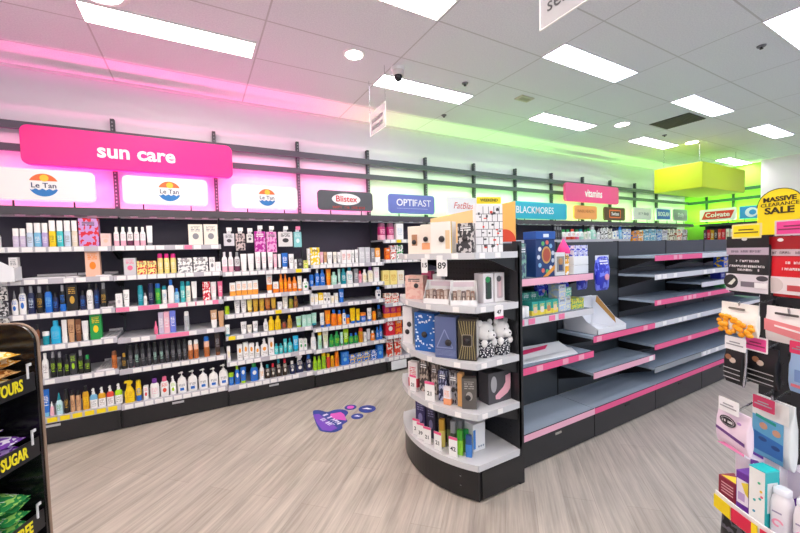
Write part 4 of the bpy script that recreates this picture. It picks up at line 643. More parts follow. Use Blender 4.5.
for i, n in enumerate(BN):
    x0, x1 = SEAM[i], SEAM[i+1]
    t = thing('shelving_bay', BAYDESC[n], 'shelving bay', (x0, 0, 0), 0, 'wall shelving bays')
    w = x1-x0
    MB().box(.018, w-.002, 4.60, 4.625, 0, 2.01).build('back_panel', PANELM, t)
    u = thing('wall_upright', 'tall black slotted upright at the start of the ' + UPD[n], 'wall upright', (x0, 0, 0), 0, 'slotted wall uprights')
    MB().box(-.017, .017, 4.59, 4.645, 2.066, 3.0).build('post', mat('3a3f46', .5), u)
    s = MB()
    for k in range(24): s.box(-.006, .006, 4.5885, 4.59, 2.13+k*.036, 2.146+k*.036)
    s.build('slot_pattern', mat('8e9097', .5), u)
    MB().box(.0, .017, 4.59, 4.63, 0, 2.03).build('upright', mat('3a3f46', .5), t)
    MB().box(0, w, 4.25, 4.60, 2.035, 2.065).box(0, w, 4.245, 4.262, 2.0, 2.07).build('canopy', mat('4a454d', .5), t)
    for k in range(6): MB().box(.05+k*w/6, .05+k*w/6+.09, 4.30, 4.31, 1.992, 2.036).build('canopy_clip', mat('a9a3ab', .5), t)
    sh = SHELVES.get(n) or ([(1.725, 0), (1.3, 0), (.85, 0)] if n in 'FGHIJ' else [(1.645, 0), (1.3, 0), (.85, 0)])
    for k, (z, st) in enumerate(sh):
        s = MB().box(.004, w-.004, YF+.006, 4.598, z-.022, z).build('shelf', SHELFTOP, t)
        rl = MB().box(.002, w-.002, YF-.004, YF+.006, z-.046, z+.002).build('price_rail', RAILM, s)
        if st == 'p': MB().box(.004, w-.05, YF-.006, YF-.004, z-.042, z-.002).build('price_strip', PTP, s)
        elif st == 'q': MB().box(.3, .6, YF-.006, YF-.004, z-.042, z-.002).build('price_strip', PTP, s)
        if n in 'ABCDE': tickets(s, .02, w-.02, YF-.0065, z-.022, 11, [PTW]*30 + [PTY if n != 'B' else PTP], hash((i, k)) % 999 if False else i*10+k, .12 if st == 0 else .5)
        for xx in (.012, w-.012): bracket(s, xx, YF+.05, 4.598, z-.022, BLACK)
    bz = BASEZ.get(n, .2)
    d = MB().box(.004, w-.004, YF+.006, 4.598, bz-.03, bz).build('base_deck', SHELFTOP, t)
    MB().box(.002, w-.002, YF-.006, YF+.006, bz-.05, bz+.002).build('price_rail', RAILM, d)
    if n in 'ABCDE': tickets(d, .02, w-.02, YF-.0065, bz-.024, 11, [PTY]*5+[PTW] if n == 'A' else [PTW], 70+i, .1)
    k_ = MB().box(.012, w-.012, YF-.002, YF+.02, .012, bz-.052).build('kick_panel', mat('1f1e22', .36), t)
    MB().box(w*.5-.05, w*.5+.05, YF-.008, YF-.002, bz-.085, bz-.066).build('handle', mat('b6b5bb', .4) if n in 'ABC' else BLACK, k_)
    MB().box(0, w, YF+.02, 4.59, 0, bz-.03).build('plinth', BLACK, t)
for x0, x1, z, lab in ((-1.30, -1.02, 1.446, 'white ribbed shelf tray beside the white grey-lined carton'), (-1.01, -.93, 1.446, 'narrow white ribbed shelf tray under the peach carton') , (-.81, -.70, 1.446, 'white ribbed shelf tray to the far side of peach carton'), (-.79, -.70, 1.15, 'white ribbed shelf tray beside the slim black bottle'),
                       (-.80, -.69, .87, 'white ribbed shelf tray beside the green carton'), (-.85, -.72, .575, 'white ribbed shelf tray beside the copper can')):
    pusher_tray(x0, x1, z, lab)
# rails fixed along the wall above the shelving
for z0, z1, d in ((2.80, 2.87, 'upper'), (2.60, 2.665, 'lower')):
    o = MB().box(XL, 8.0, 4.56, 4.588, z0, z1).box(8.0, XR-.02, 4.56, 4.588, z0, z1).build('wall_rail', mat('4a5058', .5), None)
    tag(o, 'long %s black rail along the wall above the shelving signs' % d, 'wall rail')
# ------------------------------------------------------------------ header signs
def sign(name, x0, x1, z0, z1, m, label, y=4.30, r=.045, thick=.03, legs=True, rz=0, loc=None):
    cx = (x0+x1)/2; w = x1-x0
    t = thing(name, label, 'sign', loc or (cx, y, z0), rz)
    MB().prism(rrect(-w/2, w/2, 0, z1-z0, r), 0, thick, 'y').build('panel', m, t, bevel=.004)
    if legs:
        for s in (-.28, .28): MB().box(s*w-.006, s*w+.006, .01, .02, -(z0-2.065), .0).build('leg', DARK, t)
    return t, w, z1-z0
ORANGE, BLUE_L, TXT = mat('f0703a', .5), mat('2a78c0', .5), mat('2b3a66', .5)
def sun_logo(t, cx, cz, r):
    Y = -.0015
    MB().prism(circ(cx, cz, r, n=30, a0=22, a1=158), Y, 0, 'y').build('logo_sky', ORANGE, t)
    MB().prism(circ(cx+r*.05, cz+r*.62, r*.3, n=20), Y-.001, 0, 'y').build('logo_sun', mat('f9c83c', .5), t)
    top = [(cx + r*.93*(1-2*k/16.), cz - r*.38 + r*.07*math.sin(k*1.6)) for k in range(17)]
    MB().prism(circ(cx, cz, r, n=24, a0=202, a1=338) + top, Y, 0, 'y').build('logo_sea', BLUE_L, t)
    text('lettering', 'Le Tan', r*.62, TXT, t, (cx, Y-.001, cz-r*.05), .01)
for x0, x1, z0, z1, cx, lab in ((-1.50, -.79, 2.125, 2.40, .005, 'white sign with orange and blue round logo, beneath the sun care heading start'),
        (-.59, .128, 2.125, 2.395, .02, 'white sign with orange and blue round logo, beneath the sun care heading end'),
        (.355, 1.06, 2.115, 2.375, .01, 'white sign with orange and blue round logo, clear of the pink heading')):
    t, w, hh = sign('brand_sign', x0, x1, z0, z1, mat('f4f2f4', .4), lab)
    sun_logo(t, cx, hh*.5, hh*.36)
t, w, hh = sign('heading_sign', -1.30, .385, 2.45, 2.80, mat('f0128c', .35), 'large bright pink heading sign reading sun care', 4.385, .06, .05, False)
text('lettering', 'sun care', .185, WHITE, t, (-.005, -.002, hh*.49), .028)
t, w, hh = sign('brand_sign', 1.30, 2.03, 2.125, 2.37, mat('56565c', .4), 'dark grey sign with red lettering in a white oval')
MB().prism(circ(0, hh*.58, .19, .072), -.002, 0, 'y').build('logo_oval', WHITE, t)
text('lettering', 'Blistex', .105, mat('d8243a', .4), t, (0, -.0035, hh*.585), .012)
scribble(t, -.2, .24, hh*.17, .03, mat('c9544e', .4), -.002, 4, 'tagline')
t, w, hh = sign('brand_sign', 2.26, 3.01, 2.11, 2.375, mat('6f7cc4', .4), 'violet blue sign with white lettering OPTIFAST')
text('lettering', 'OPTI', .13, WHITE, t, (-.115, -.002, hh*.56), .016); text('lettering_light', 'FAST', .13, WHITE, t, (.165, -.002, hh*.56), 0)
MB().box(-.25, .25, -.002, 0, hh*.27, hh*.285).build('underline', mat('c7cdf0', .5), t)
t, w, hh = sign('brand_sign', 3.22, 4.0, 2.12, 2.385, mat('f6f3f3', .4), 'white sign with slanting red lettering behind the tilted orange card')
text('lettering', 'FatBlaster', .135, mat('d9655a', .4), t, (.0, -.002, hh*.5), 0, shear=.3)
t, w, hh = sign('brand_sign', 4.55, 5.95, 2.09, 2.38, mat('2fb4cc', .4), 'wide teal sign with white capital lettering')
text('lettering', 'BLACKMORES', .165, WHITE, t, (-.14, -.002, hh*.5), .006, sx=.92)
t, w, hh = sign('brand_sign', 6.16, 6.86, 2.11, 2.37, mat('f2a45c', .4), 'orange sign with thin lettering beside the teal sign')
text('lettering', 'INNER HEALTH', .075, mat('b8764a', .4), t, (0, -.002, hh*.58), 0)
t, w, hh = sign('brand_sign', 7.10, 7.83, 2.105, 2.37, mat('5a3d2c', .4), 'dark brown sign with an orange framed logo')
MB().prism(rrect(-.2, .2, .05, hh-.05, .02), -.002, 0, 'y').build('logo_frame', mat('e8703a', .4), t)
MB().prism(rrect(-.175, .175, .075, hh-.075, .015), -.004, -.001, 'y').build('logo_field', mat('4a2e20', .4), t)
text('lettering', 'Swisse', .1, WHITE, t, (0, -.005, hh*.5), .012)
t, w, hh = sign('brand_sign', 8.13, 8.87, 2.135, 2.40, mat('f2f2f2', .4), 'white sign with faint grey script and swirl')
scribble(t, -.16, .14, hh*.52, .06, mat('b3b3bc', .4), -.002, 9)
MB().prism(circ(.2, hh*.5, .05, .035), -.0015, 0, 'y').build('swirl', mat('c3c3ce', .4), t)
t, w, hh = sign('brand_sign', 9.05, 9.72, 2.14, 2.42, mat('dfe8f4', .4), 'bright blue sign with heavy white lettering')
MB().prism(rrect(-.29, .29, .03, hh-.03, .01), -.002, 0, 'y').build('field', mat('2f6cc8', .4), t)
text('lettering', 'BIOGLAN', .13, WHITE, t, (0, -.003, hh*.5), .02, sx=.9)
t, w, hh = sign('brand_sign', 9.86, 10.52, 2.14, 2.42, mat('7d828c', .4), 'small grey sign nearest the room corner')
text('lettering', 'Dolly', .13, mat('c8ccd4', .4), t, (0, -.002, hh*.5), .01)
t, w, hh = sign('heading_sign', 6.03, 7.75, 2.45, 2.80, mat('e8468f', .35), 'pink heading sign reading vitamins', 4.385, .06, .05, False)
text('lettering', 'vitamins', .21, WHITE, t, (.0, -.002, hh*.5), .02, sx=.8)
# ------------------------------------------------------------------ right wall bays, rails and signs
for k, (y0, y1) in enumerate(((3.68, 4.18), (3.16, 3.665))):
    t = thing('shelving_bay', ['black shelving bay on the green wall below the white red-logo sign', 'black shelving bay on the green wall below the small blue round sign'][k], 'shelving bay', (0, 0, 0), 0, 'green wall shelving bays')
    MB().box(XR-.06, XR-.03, y0, y1, 0, 2.02).build('back_panel', PANELM, t)
    MB().box(XR-.07, XR-.005, y1-.02, y1+.012, 0, 2.92).build('upright', mat('2f4a34', .5), t)
    MB().box(10.85, XR-.06, y0, y1, 2.0, 2.06).build('canopy', mat('3b4a3c', .5), t)
    for z in (1.645, 1.3, .85): 
        s = MB().box(10.83, XR-.06, y0, y1-.02, z-.03, z).build('shelf', SHELFTOP, t)
        MB().box(10.82, 10.83, y0, y1-.02, z-.046, z+.002).build('price_rail', RAILM, s)
    MB().box(10.83, XR-.06, y0, y1-.02, 0, .2).build('plinth', BLACK, t)
for z0, z1, d in ((2.80, 2.87, 'upper'), (2.58, 2.65, 'lower')):
    tag(MB().box(XR-.1, XR-.072, 3.14, YW-.11, z0, z1).build('wall_rail', mat('2f5a3a', .5)), 'short %s black rail on the bright green end wall' % d, 'wall rail')
t, w, hh = sign('brand_sign', 0, .70, 0, .29, mat('f4f2f0', .4), 'white sign with a slanted red logo band on the green wall', r=.03, legs=False, rz=R(-90), loc=(10.95, 3.87, 2.12))
MB().prism([(-.31, .05), (.25, .05), (.32, .235), (-.24, .235)], -.002, 0, 'y').build('logo_band', mat('df3a30', .4), t)
text('lettering', 'Colgate', .15, WHITE, t, (0, -.003, .145), .02)
for s in (-.2, .2): MB().box(s-.006, s+.006, .01, .02, -.06, 0).build('leg', DARK, t)
t, w, hh = sign('brand_sign', 0, .42, 0, .29, mat('3f9be0', .4), 'small sky blue sign with a white circle beside the white wall', r=.02, legs=False, rz=R(-90), loc=(10.95, 3.255, 2.12))
MB().prism(circ(0, .145, .11), -.002, 0, 'y').build('logo_disc', mat('e8f3fb', .4), t); MB().prism(circ(.02, .145, .06), -.003, -.001, 'y').build('logo_centre', mat('3f9be0', .4), t)
for s in (-.12, .12): MB().box(s-.006, s+.006, .01, .02, -.06, 0).build('leg', DARK, t)
# ------------------------------------------------------------------ products
UNIT = {}
def unit(kind):
    if kind in UNIT: return UNIT[kind]
    P = []
    if kind == 'box': P.append(('body', MB().box(-.5, .5, -.5, .5, 0, 1)))
    elif kind == 'tube':
        P += [('body', MB().sweep([(.15, .42, .42), (.5, .46, .3), (.93, .5, .09), (1, .5, .05)], 16)), ('cap', MB().sweep([(0, .38, .42), (.15, .4, .44)], 16, 2.4))]
    elif kind == 'bot':
        P += [('body', MB().sweep([(0, .46, .46), (.03, .5, .5), (.62, .5, .5), (.72, .42, .42), (.77, .25, .28)], 16, 2.7)), ('cap', MB().sweep([(.765, .27, .34), (.98, .26, .33), (1, .22, .28)], 14))]
    elif kind == 'can':
        P += [('body', MB().sweep([(0, .46, .46), (.02, .48, .48), (.74, .48, .48), (.78, .42, .42)], 16)), ('cap', MB().sweep([(.78, .43, .43), (.94, .42, .42), (1, .33, .33)], 16))]
    elif kind == 'mist':
        P += [('body', MB().sweep([(0, .46, .46), (.02, .48, .48), (.56, .48, .48), (.6, .4, .4)], 16, 4.5)), ('cap', MB().sweep([(.6, .43, .43), (.985, .43, .43), (1, .4, .4)], 16, 4.5))]
    elif kind == 'jar':
        P += [('body', MB().sweep([(0, .44, .44), (.05, .48, .48), (.68, .48, .48)], 16)), ('cap', MB().sweep([(.68, .5, .5), (.97, .5, .5), (1, .46, .46)], 16))]
    elif kind == 'pouch': P.append(('body', MB().sweep([(0, .48, .28), (.1, .5, .42), (.5, .46, .4), (.9, .5, .1), (1, .5, .03)], 16, 2.6)))
    elif kind == 'drop':
        P += [('body', MB().sweep([(0, .47, .47), (.03, .5, .5), (.5, .5, .5), (.62, .34, .34), (.66, .2, .2)], 16, 2.4)), ('cap', MB().sweep([(.66, .24, .26), (.78, .2, .22), (1, .07, .08)], 12))]
    elif kind == 'spray':
        P += [('body', MB().sweep([(0, .47, .47), (.03, .5, .5), (.6, .5, .5), (.68, .34, .36), (.7, .22, .28)], 16, 2.8)), ('cap', MB().sweep([(.7, .22, .3), (.8, .22, .3), (.82, .15, .2), (.98, .15, .2), (1, .1, .14)], 12).box(-.24, -.05, -.08, .08, .88, .95))]
    elif kind == 'pump':
        P += [('body', MB().sweep([(0, .47, .47), (.03, .5, .5), (.55, .5, .5), (.68, .4, .42), (.74, .2, .28)], 18, 2.6)), ('pump', MB().sweep([(.74, .17, .24), (.8, .17, .24), (.81, .05, .08), (.93, .05, .08), (.93, .17, .2), (1, .14, .17)], 12).box(-.34, 0, -.07, .07, .935, .97))]
    elif kind == 'trig':
        P += [('body', MB().sweep([(0, .46, .46), (.03, .5, .5), (.45, .5, .5), (.62, .34, .36), (.72, .18, .26)], 18, 2.6)), ('trigger', MB().sweep([(.72, .18, .26), (.8, .18, .26)], 12).prism([(-.5, .9), (-.42, .99), (.1, 1.), (.36, .93), (.3, .84), (.1, .8), (-.12, .8), (-.14, .88)], -.16, .16, 'y').prism([(-.2, .88), (-.12, .88), (-.22, .68), (-.3, .66)], -.08, .08, 'y'))]
    out = []
    for n, b in P:
        me = b.mesh(kind + '_' + n); me.materials.append(None); out.append((n, me))
    UNIT[kind] = out
    return out
KNAME = {'mist': 'mist_bottle', 'box': 'carton', 'drop': 'dropper_bottle', 'bot': 'bottle', 'jar': 'jar', 'pouch': 'snack_pouch', 'tube': 'squeeze_tube', 'can': 'spray_can', 'spray': 'spray_bottle', 'trig': 'trigger_bottle', 'pump': 'pump_bottle'}
KCAT = {'mist': 'bottle', 'box': 'carton', 'drop': 'bottle', 'bot': 'bottle', 'jar': 'jar', 'pouch': 'pouch', 'tube': 'tube', 'can': 'spray can', 'spray': 'spray bottle', 'trig': 'spray bottle', 'pump': 'pump bottle'}
def product(kind, loc, size, base, cap, label, style, lab, grp=None, rz=0, name=None, cat=None, bevel=0):
    ps = unit(kind); root = None
    for n, me in ps:
        o = bpy.data.objects.new(name or KNAME[kind] if root is None else n, me); COL.objects.link(o)
        o.material_slots[0].link = 'OBJECT'
        if root is None:
            root = o; o.location = loc; o.rotation_euler = (0, 0, rz); o.scale = size
            o.material_slots[0].material = pack(base, label, style, .5 if kind == 'box' else .32)
        else:
            o.parent = root; o.material_slots[0].material = mat(cap, .35)
    tag(root, lab, cat or KCAT[kind], grp or None)
    if bevel:
        root.modifiers.new('edge', 'BEVEL').width = bevel
    return root
for kind, bay, x, y, z, w, d, h, b, c, l, st, lab, grp in PRODUCTS:
    product(kind, (x, y, z+.0005), (w, d, h), b, c, l, st, lab, grp)
# little cartons on the green wall
RW = [(3.72, .06, 'red', .17, 'dark red carton'), (3.79, .06, 'redo', .17, 'orange red carton'), (3.86, .06, 'brownd', .17, 'dark brown carton'), (3.93, .06, 'ochre', .16, 'amber carton'), (4.0, .055, 'red', .17, 'red carton near corner'), (4.07, .055, 'plum', .17, 'plum carton near corner'),
      (3.64, .06, 'ivory', .17, 'ivory and red carton'), (3.56, .06, 'white', .16, 'white carton'), (3.48, .06, 'blue', .17, 'blue carton'), (3.41, .055, 'skyl', .17, 'sky blue carton'), (3.34, .055, 'navy', .17, 'navy carton'), (3.27, .055, 'yellow', .16, 'yellow carton')]
for y, w, cc, h, d in RW:
    product('box', (10.89, y, 1.6455), (w, .07, h+.1), cc, 'white', 'white' if cc not in ('white', 'ivory') else 'redo', 1, d + ' on shelf under the signs of green end wall', 'cartons on the green wall shelf', R(-90))
# ------------------------------------------------------------------ curved end display of the gondola
PEG = mat('26262b', .5)
def arc_poly(cx, cy, rad, half, xback, n=28):
    a = math.asin(half/rad)
    arc = [(cx - rad*math.cos(-a + 2*a*k/n), cy - rad*math.sin(-a + 2*a*k/n)) for k in range(n+1)]   # from +Y corner to -Y corner
    return [(xback, cy+half)] + arc + [(xback, cy-half)], arc
def band(arc, z0, z1, thick=.006, inset=0.):
    """thin curved strip following an arc, proud of it"""
    b = MB(); n = len(arc)
    cx = sum(p[0] for p in arc)/n + 1.0; cy = sum(p[1] for p in arc)/n
    out = []
    for p in arc:
        d = Vector((p[0]-cx, p[1]-cy)); d.normalize(); out.append((p[0]+d.x*thick, p[1]+d.y*thick))
    b.prism(arc + out[::-1], z0, z1); return b
def pegboard(t, x, y0, y1, z0, z1, hole):
    MB().box(x, x+.02, y0, y1, z0, z1).build('back_panel', PEG, t)
    b = MB(); ny = int((y1-y0)/.04); nz = int((z1-z0)/.04)
    for i in range(1, ny):
        for k in range(1, nz):
            y, z = y0+i*.04, z0+k*.04
            b.box(x-.0012, x+.001, y-.006, y+.006, z-.006, z+.006)
    b.build('perforation_pattern', hole, t)
ed = thing('end_display', 'curved black end display with five white shelves of gift boxes', 'end display', (0, 0, 0))
EX, EY, ER, EH = 2.08, 2.16, .76, .46
poly, arc = arc_poly(EX, EY, ER, EH, 1.86)
poly_p, arc_p = arc_poly(EX+.008, EY, ER, EH-.004, 1.86)
pl = MB().prism(poly_p, .012, .205).build('plinth', mat('1b1b1e', .33), ed)
MB().box(1.478, 1.482, 1.698, 1.704, .012, .205).box(1.50, 1.86, 1.694, 1.70, .02, .2).build('side_panel', mat('1e1e21', .33), pl)
for z in (.09, .15): MB().sweep([(0, .006, .006), (.003, .006, .006)], 10).build('screw', CHROME, pl, (1.412, 1.80, z))
PEDGE = mat('cfd0d5', .35)
for k, z in enumerate((.244, .569, .889, 1.242, 1.576)):
    nm = 'base_deck' if k == 0 else 'shelf'
    xb = 1.838 if k else 1.83
    pp, aa = arc_poly(EX, EY, ER, EH, 1.84)
    s = MB().prism(pp, z-.034, z).build(nm, mat('d0d1d6', .35), ed)
    e = band(aa, z-.038, z+.003); e.box(1.475, xb, 1.694, 1.70, z-.038, z+.003)
    e.build('shelf_edge', PEDGE, s)
    if k:
        rr = random.Random(k)
        for fx in (1.53, 1.66):
            o = MB().box(-.022, .022, -.002, 0, -.016, .016).build('price_ticket', PTW, s, (fx, 1.693, z-.017))
        for ang in (-28, -12, 8):
            px, py = EX-(ER+.007)*math.cos(R(ang)), EY+(ER+.007)*math.sin(R(ang))
            MB().box(-.022, .022, -.002, 0, -.016, .016).build('price_ticket', PTW, s, (px, py, z-.017), R(-90-ang))
        for yy in (1.716, 2.604): MB().prism([(1.84, z-.034), (1.54, z-.034), (1.64, z-.055), (1.84, z-.13)], yy-.004, yy+.004, 'y').build('bracket', BLACK, s)
pegboard(ed, 1.842, 1.70, 2.60, .25, 1.62, mat('1c1c20', .6))
for y in (1.722, 2.60): MB().box(1.84, 1.882, y-.022, y+.022, 0, 1.645).build('upright', mat('1f1f23', .4), ed)
# ------------------------------------------------------------------ gondola run
GS = [1.90, 2.82, 3.78, 4.74, 5.70, 6.66]
GSH = [[(1.375, 'pp'), (1.09, 'w'), (.733, 'p')], [(.848, 'p'), (.544, 'pp')], [(1.488, 'p'), (1.308, 'w'), (1.06, 'p'), (.848, 'w'), (.633, 'p'), (.41, 'g')],
       [(1.488, 'w'), (1.308, 'w'), (1.17, 'w'), (1.06, 'p'), (.848, 'w'), (.633, 'p'), (.41, 'w')], [(1.488, 'w'), (1.308, 'w'), (1.06, 'p'), (.848, 'w'), (.633, 'p'), (.41, 'w')]]
GBASE = ['pp', 'p', 'p', 'p', 'p']
GD = ['black gondola bay stocked with tissue cartons beside the curved end display', 'black gondola bay holding the empty cardboard tray on a pink edged shelf', 'black gondola bay with six empty shelves, third from the end display',
      'black gondola bay with empty shelves, fourth from the end display', 'black gondola bay with empty shelves farthest from the end display']
STRIP = {'p': PINKS, 'pp': PINKP, 'w': mat('d4d4da', .4), 'g': mat('8f959c', .35)}
GPAN = mat('33383d', .4); GTOP = mat('9dabbc', .26)
for i in range(5):
    x0, x1 = GS[i], GS[i+1]; w = x1-x0
    t = thing('gondola_bay', GD[i], 'gondola bay', (x0, 0, 0), 0, 'gondola bays')
    b = MB()
    for z0, z1 in ((.25, .62), (.624, .99), (.994, 1.36), (1.364, 1.64)): b.box(.003, w-.003, 2.15, 2.19, z0, z1)
    b.build('back_panel', GPAN, t)
    MB().box(-.0, .012, 2.146, 2.2, .0, 1.645).build('upright', BLACK, t)
    for z, st in GSH[i]:
        s = MB().box(.003, w-.003, 1.806, 2.148, z-.022, z).build('shelf', GTOP, t)
        MB().box(.002, w-.002, 1.80, 1.806, z-.048, z+.003).build('price_rail', STRIP[st], s)
        if st in ('p', 'pp', 'w'):
            if i == 0 and st == 'w': tickets(s, .02, w-.02, 1.799, z-.022, 8, [PTP], 300+i, .5)
            else: tickets(s, .02, w-.02, 1.7995, z-.022, 9, [mat('f3a7bf', .5)] if st == 'p' else [PTW], 200+i*9+int(z*10), .82)
        MB().box(.01, w-.01, 1.801, 1.8065, z+.003, z+.0055).build('edge_line', BLACK, s)
        for xx in (.02, w-.012): bracket(s, xx, 1.84, 2.148, z-.022, BLACK, .13)
    d = MB().box(.003, w-.003, 1.80, 2.148, .215, .25).build('base_deck', mat('a3b0c0', .28), t)
    MB().box(.002, w-.002, 1.792, 1.80, .205, .252).build('price_rail', STRIP[GBASE[i]], d)
    MB().box(.01, w-.01, 1.793, 1.80, .252, .2545).build('edge_line', BLACK, d)
    k = MB().box(.006, w-.004, 1.797, 1.815, .012, .2).build('kick_panel', mat('232428', .38), t)
    MB().box(w*.5-.035, w*.5+.035, 1.792, 1.797, .165, .18).build('handle', mat('a8a49a', .4) if i == 0 else BLACK, k)
    MB().box(.0, w, 1.815, 2.19, 0, .2).build('plinth', BLACK, t)
# ------------------------------------------------------------------ cartons with printed sides (front face centre, yaw)
def carton(name, fx, fy, z, yaw, w, h, d, base, lab, cat='carton', label='white', style=0, grp=None, bev=.003, m=None):
    """front face centred at (fx, fy), depth d behind it; children can be added in the local frame, front at y = 0"""
    t = thing(name, lab, cat, (fx, fy, z+.0006), R(yaw), grp)
    MB().box(-w/2, w/2, 0, d, 0, h).build('body', m or pack(base, label, style, .45), t, bevel=bev)
    return t
def seal(t, x, z, r=.018):
    MB().ball((x, -.004, z), r, r*.7, r, 14, 8).build('round_seal', mat('2b2629', .5), t)
def front(t, name, poly, m, y=-.0012): return MB().prism(poly, y, .0, 'y').build(name, m, t)
def rect(x0, x1, z0, z1): return [(x0, z0), (x1, z0), (x1, z1), (x0, z1)]
T5 = 1.576
t = carton('gift_carton', 1.378, 2.238, T5, -60, .106, .20, .07, 'eee3d6', 'cream gift carton with brown panel and dark seal on top display shelf', 'carton'); front(t, 'window', rect(-.02, .025, .06, .14), mat('b78a6a', .5)); seal(t, 0, .085)
t = carton('gift_carton', 1.366, 2.068, T5, -60, .080, .20, .07, 'f1e3d8', 'cream gift carton with peach print and dark seal on top display shelf'); front(t, 'print', rect(-.03, .03, .03, .075), mat('f0a878', .5)); seal(t, 0, .10)
t = carton('gift_carton', 1.386, 1.918, T5, -60, .150, .206, .075, 'f0ece6', 'largest white gift carton with gold edge and dark seal on top display shelf'); front(t, 'print', rect(.03, .06, .03, .15), mat('e8c9a0', .5)); front(t, 'gold_edge', rect(.069, .075, 0, .206), mat('c9a94a', .4)); seal(t, .005, .095, .021)
t = carton('gift_carton', 1.468, 1.772, T5, -50, .100, .188, .08, '3f3c40', 'black patterned gift carton with dark seal beside the lattice advent box', label='c9c4c4', style=4); seal(t, -.005, .09)
# lattice advent carton with a yellow header
t = carton('advent_carton', 1.685, 1.79, T5, -18, .19, .315, .05, 'eceaec', 'white advent carton with black and red window grid and yellow header')
b = MB()
for k in range(1, 6): b.box(-.095, .095, -.0015, 0, k*.05, k*.05+.003)
for k in range(6):
    for j in range(1, 5): b.box(-.095+j*.038+(k % 2)*.012, -.092+j*.038+(k % 2)*.012, -.0015, 0, k*.05, k*.05+.05)
b.build('window_grid', mat('3c3a40', .5), t)
rr = random.Random(3); b = MB(); c = MB()
for k in range(26):
    x, z = rr.uniform(-.085, .07), rr.uniform(.02, .28); q = c if k % 3 == 0 else b
    q.box(x, x+rr.uniform(.006, .022), -.002, 0, z, z+rr.uniform(.006, .016))
b.build('small_print', mat('47454c', .5), t); c.build('red_print', mat('e0402e', .5), t)
MB().prism(rrect(-.085, .085, .318, .362, .006), 0, .004, 'y').build('header', mat('f0d818', .5), t)
text('lettering', 'WEEKEND', .026, mat('5a5220', .5), t, (0, -.001, .341), .02)
# tilted orange card behind
t = thing('display_card', 'large orange card with red half circle standing tilted behind the gift cartons', 'display card', (1.76, 2.00, 1.6465), R(-30))
MB().prism([(-.33, 0), (.28, 0), (.28, .29), (-.33, .18)], 0, .006, 'y').build('card', mat('f2b45e', .6), t, bevel=.001)
MB().prism(circ(.2, .0, .08, .09, 20, 0, 180), -.0015, 0, 'y').build('half_circle', mat('e24a2c', .6), t)
MB().prism([(-.33, 0), (-.12, 0), (.02, .24), (-.33, .18)], -.001, 0, 'y').build('pale_field', mat('f3c88e', .6), t)
def hang_tag(x, y, z, yaw, w, h, lab, price, mt=PTW, pink=False):
    t = thing('price_tag', lab, 'price tag', (x, y, z), R(yaw), None)
    MB().prism(rrect(-w/2, w/2, -h, 0, .004), 0, .0015, 'y').build('card', mt, t)
    if pink: MB().box(-w/2, w/2, -.001, 0, -h, -h*.82).build('pink_band', PINKS, t)
    text('lettering', price, h*.42, mat('2c2a30', .5), t, (0, -.001, -h*.5), .015)
    return t
hang_tag(1.318, 2.02, T5-.025, -55, .045, .10, 'smaller white price tag hanging under the cream cartons', '15')
hang_tag(1.363, 1.885, T5-.01, -50, .068, .135, 'larger white price tag hanging under the white gift carton', '89')
hang_tag(1.66, 1.690, 1.242-.004, 0, .075, .085, 'white and pink price tag hanging below the twin window cartons', '47', pink=True)
# second shelf
T4 = 1.242
t = carton('gift_carton', 1.388, 2.275, T4, -60, .150, .175, .08, 'f0c9bd', 'blush pink gift carton with dark seal on second display shelf', label='e9b3a6', style=4); seal(t, .02, .10)
for fx, fy, yaw, w, lab in ((1.372, 1.975, -62, .185, 'white counter box of brown sachets beside the blush pink carton'), (1.462, 1.795, -40, .165, 'white counter box of brown sachets beside the twin window cartons')):
    t = thing('counter_box', lab, 'counter box', (fx, fy, T4+.0006), R(yaw), 'white counter boxes of sachets')
    b = MB().box(-w/2, w/2, 0, .003, 0, .035).box(-w/2, w/2, .075, .079, 0, .155).box(-w/2, w/2, 0, .079, 0, .003)
    for s in (-1, 1): b.prism([(0, 0), (.079, 0), (.079, .155), (.06, .155), (0, .035)], s*w/2-.0015, s*w/2+.0015, 'x')
    b.build('tray', WHITE, t)
    MB().box(-w*.4, w*.4, .073, .0745, .115, .145).build('print', mat('e3d3dc', .5), t)
    n = int(w/.03)
    for k in range(n):
        x = -w/2+.012+(k+.5)*(w-.024)/n
        o = product('box', (0, 0, 0), (.024, .045, .085+.006*(k % 2)), ['8a6a5c', 'b9a79e', '6d5a58', 'a08478'][k % 4], 'white', 'ddd0c8', 2, ['cocoa', 'pale', 'dark', 'tan'][k % 4] + ' sachet %s from the front end in the %s' % (PLACE[k], lab.replace('white counter box of brown sachets', 'counter box')), 'sachets in counter boxes', name='sachet', cat='sachet')
        M = Matrix.Translation((fx, fy, T4)) @ Matrix.Rotation(R(yaw), 4, 'Z') @ Matrix.Translation((x, .035, .0045)); o.location = M.translation; o.rotation_euler = (0, 0, R(yaw))
for fx, cc, wn in ((1.668, '2c4438', 'green'), (1.768, 'e8c8cc', 'pink')):
    t = carton('window_carton', fx, 1.79, T4, 0, .088, .196, .09, 'eeeaec', 'tall white carton with a %s item in its window' % ('dark green' if wn == 'green' else 'pale pink'))
    front(t, 'window', rrect(-.026, .026, .025, .17, .01), mat('cbb8bd' if wn == 'pink' else '3a3f3f', .3)); front(t, 'item', rrect(-.012, .012, .035, .15, .01), mat(cc, .4), -.002)
    MB().prism(circ(-.008, .155, .02, n=18), -.0035, -.001, 'y').build('emblem', mat('2f9a58' if wn == 'green' else '5a5a5e', .4), t)
product('box', (1.515, 2.46, T4+.0006), (.07, .07, .16), 'yellowl', 'white', 'ochre', 3, 'yellow carton behind the blush pink carton', None, R(-60), bevel=.02)
product('box', (1.535, 2.305, T4+.0006), (.08, .06, .20), 'pink', 'white', 'magenta', 3, 'hot pink carton behind the blush pink carton', None, R(-60), bevel=.02)
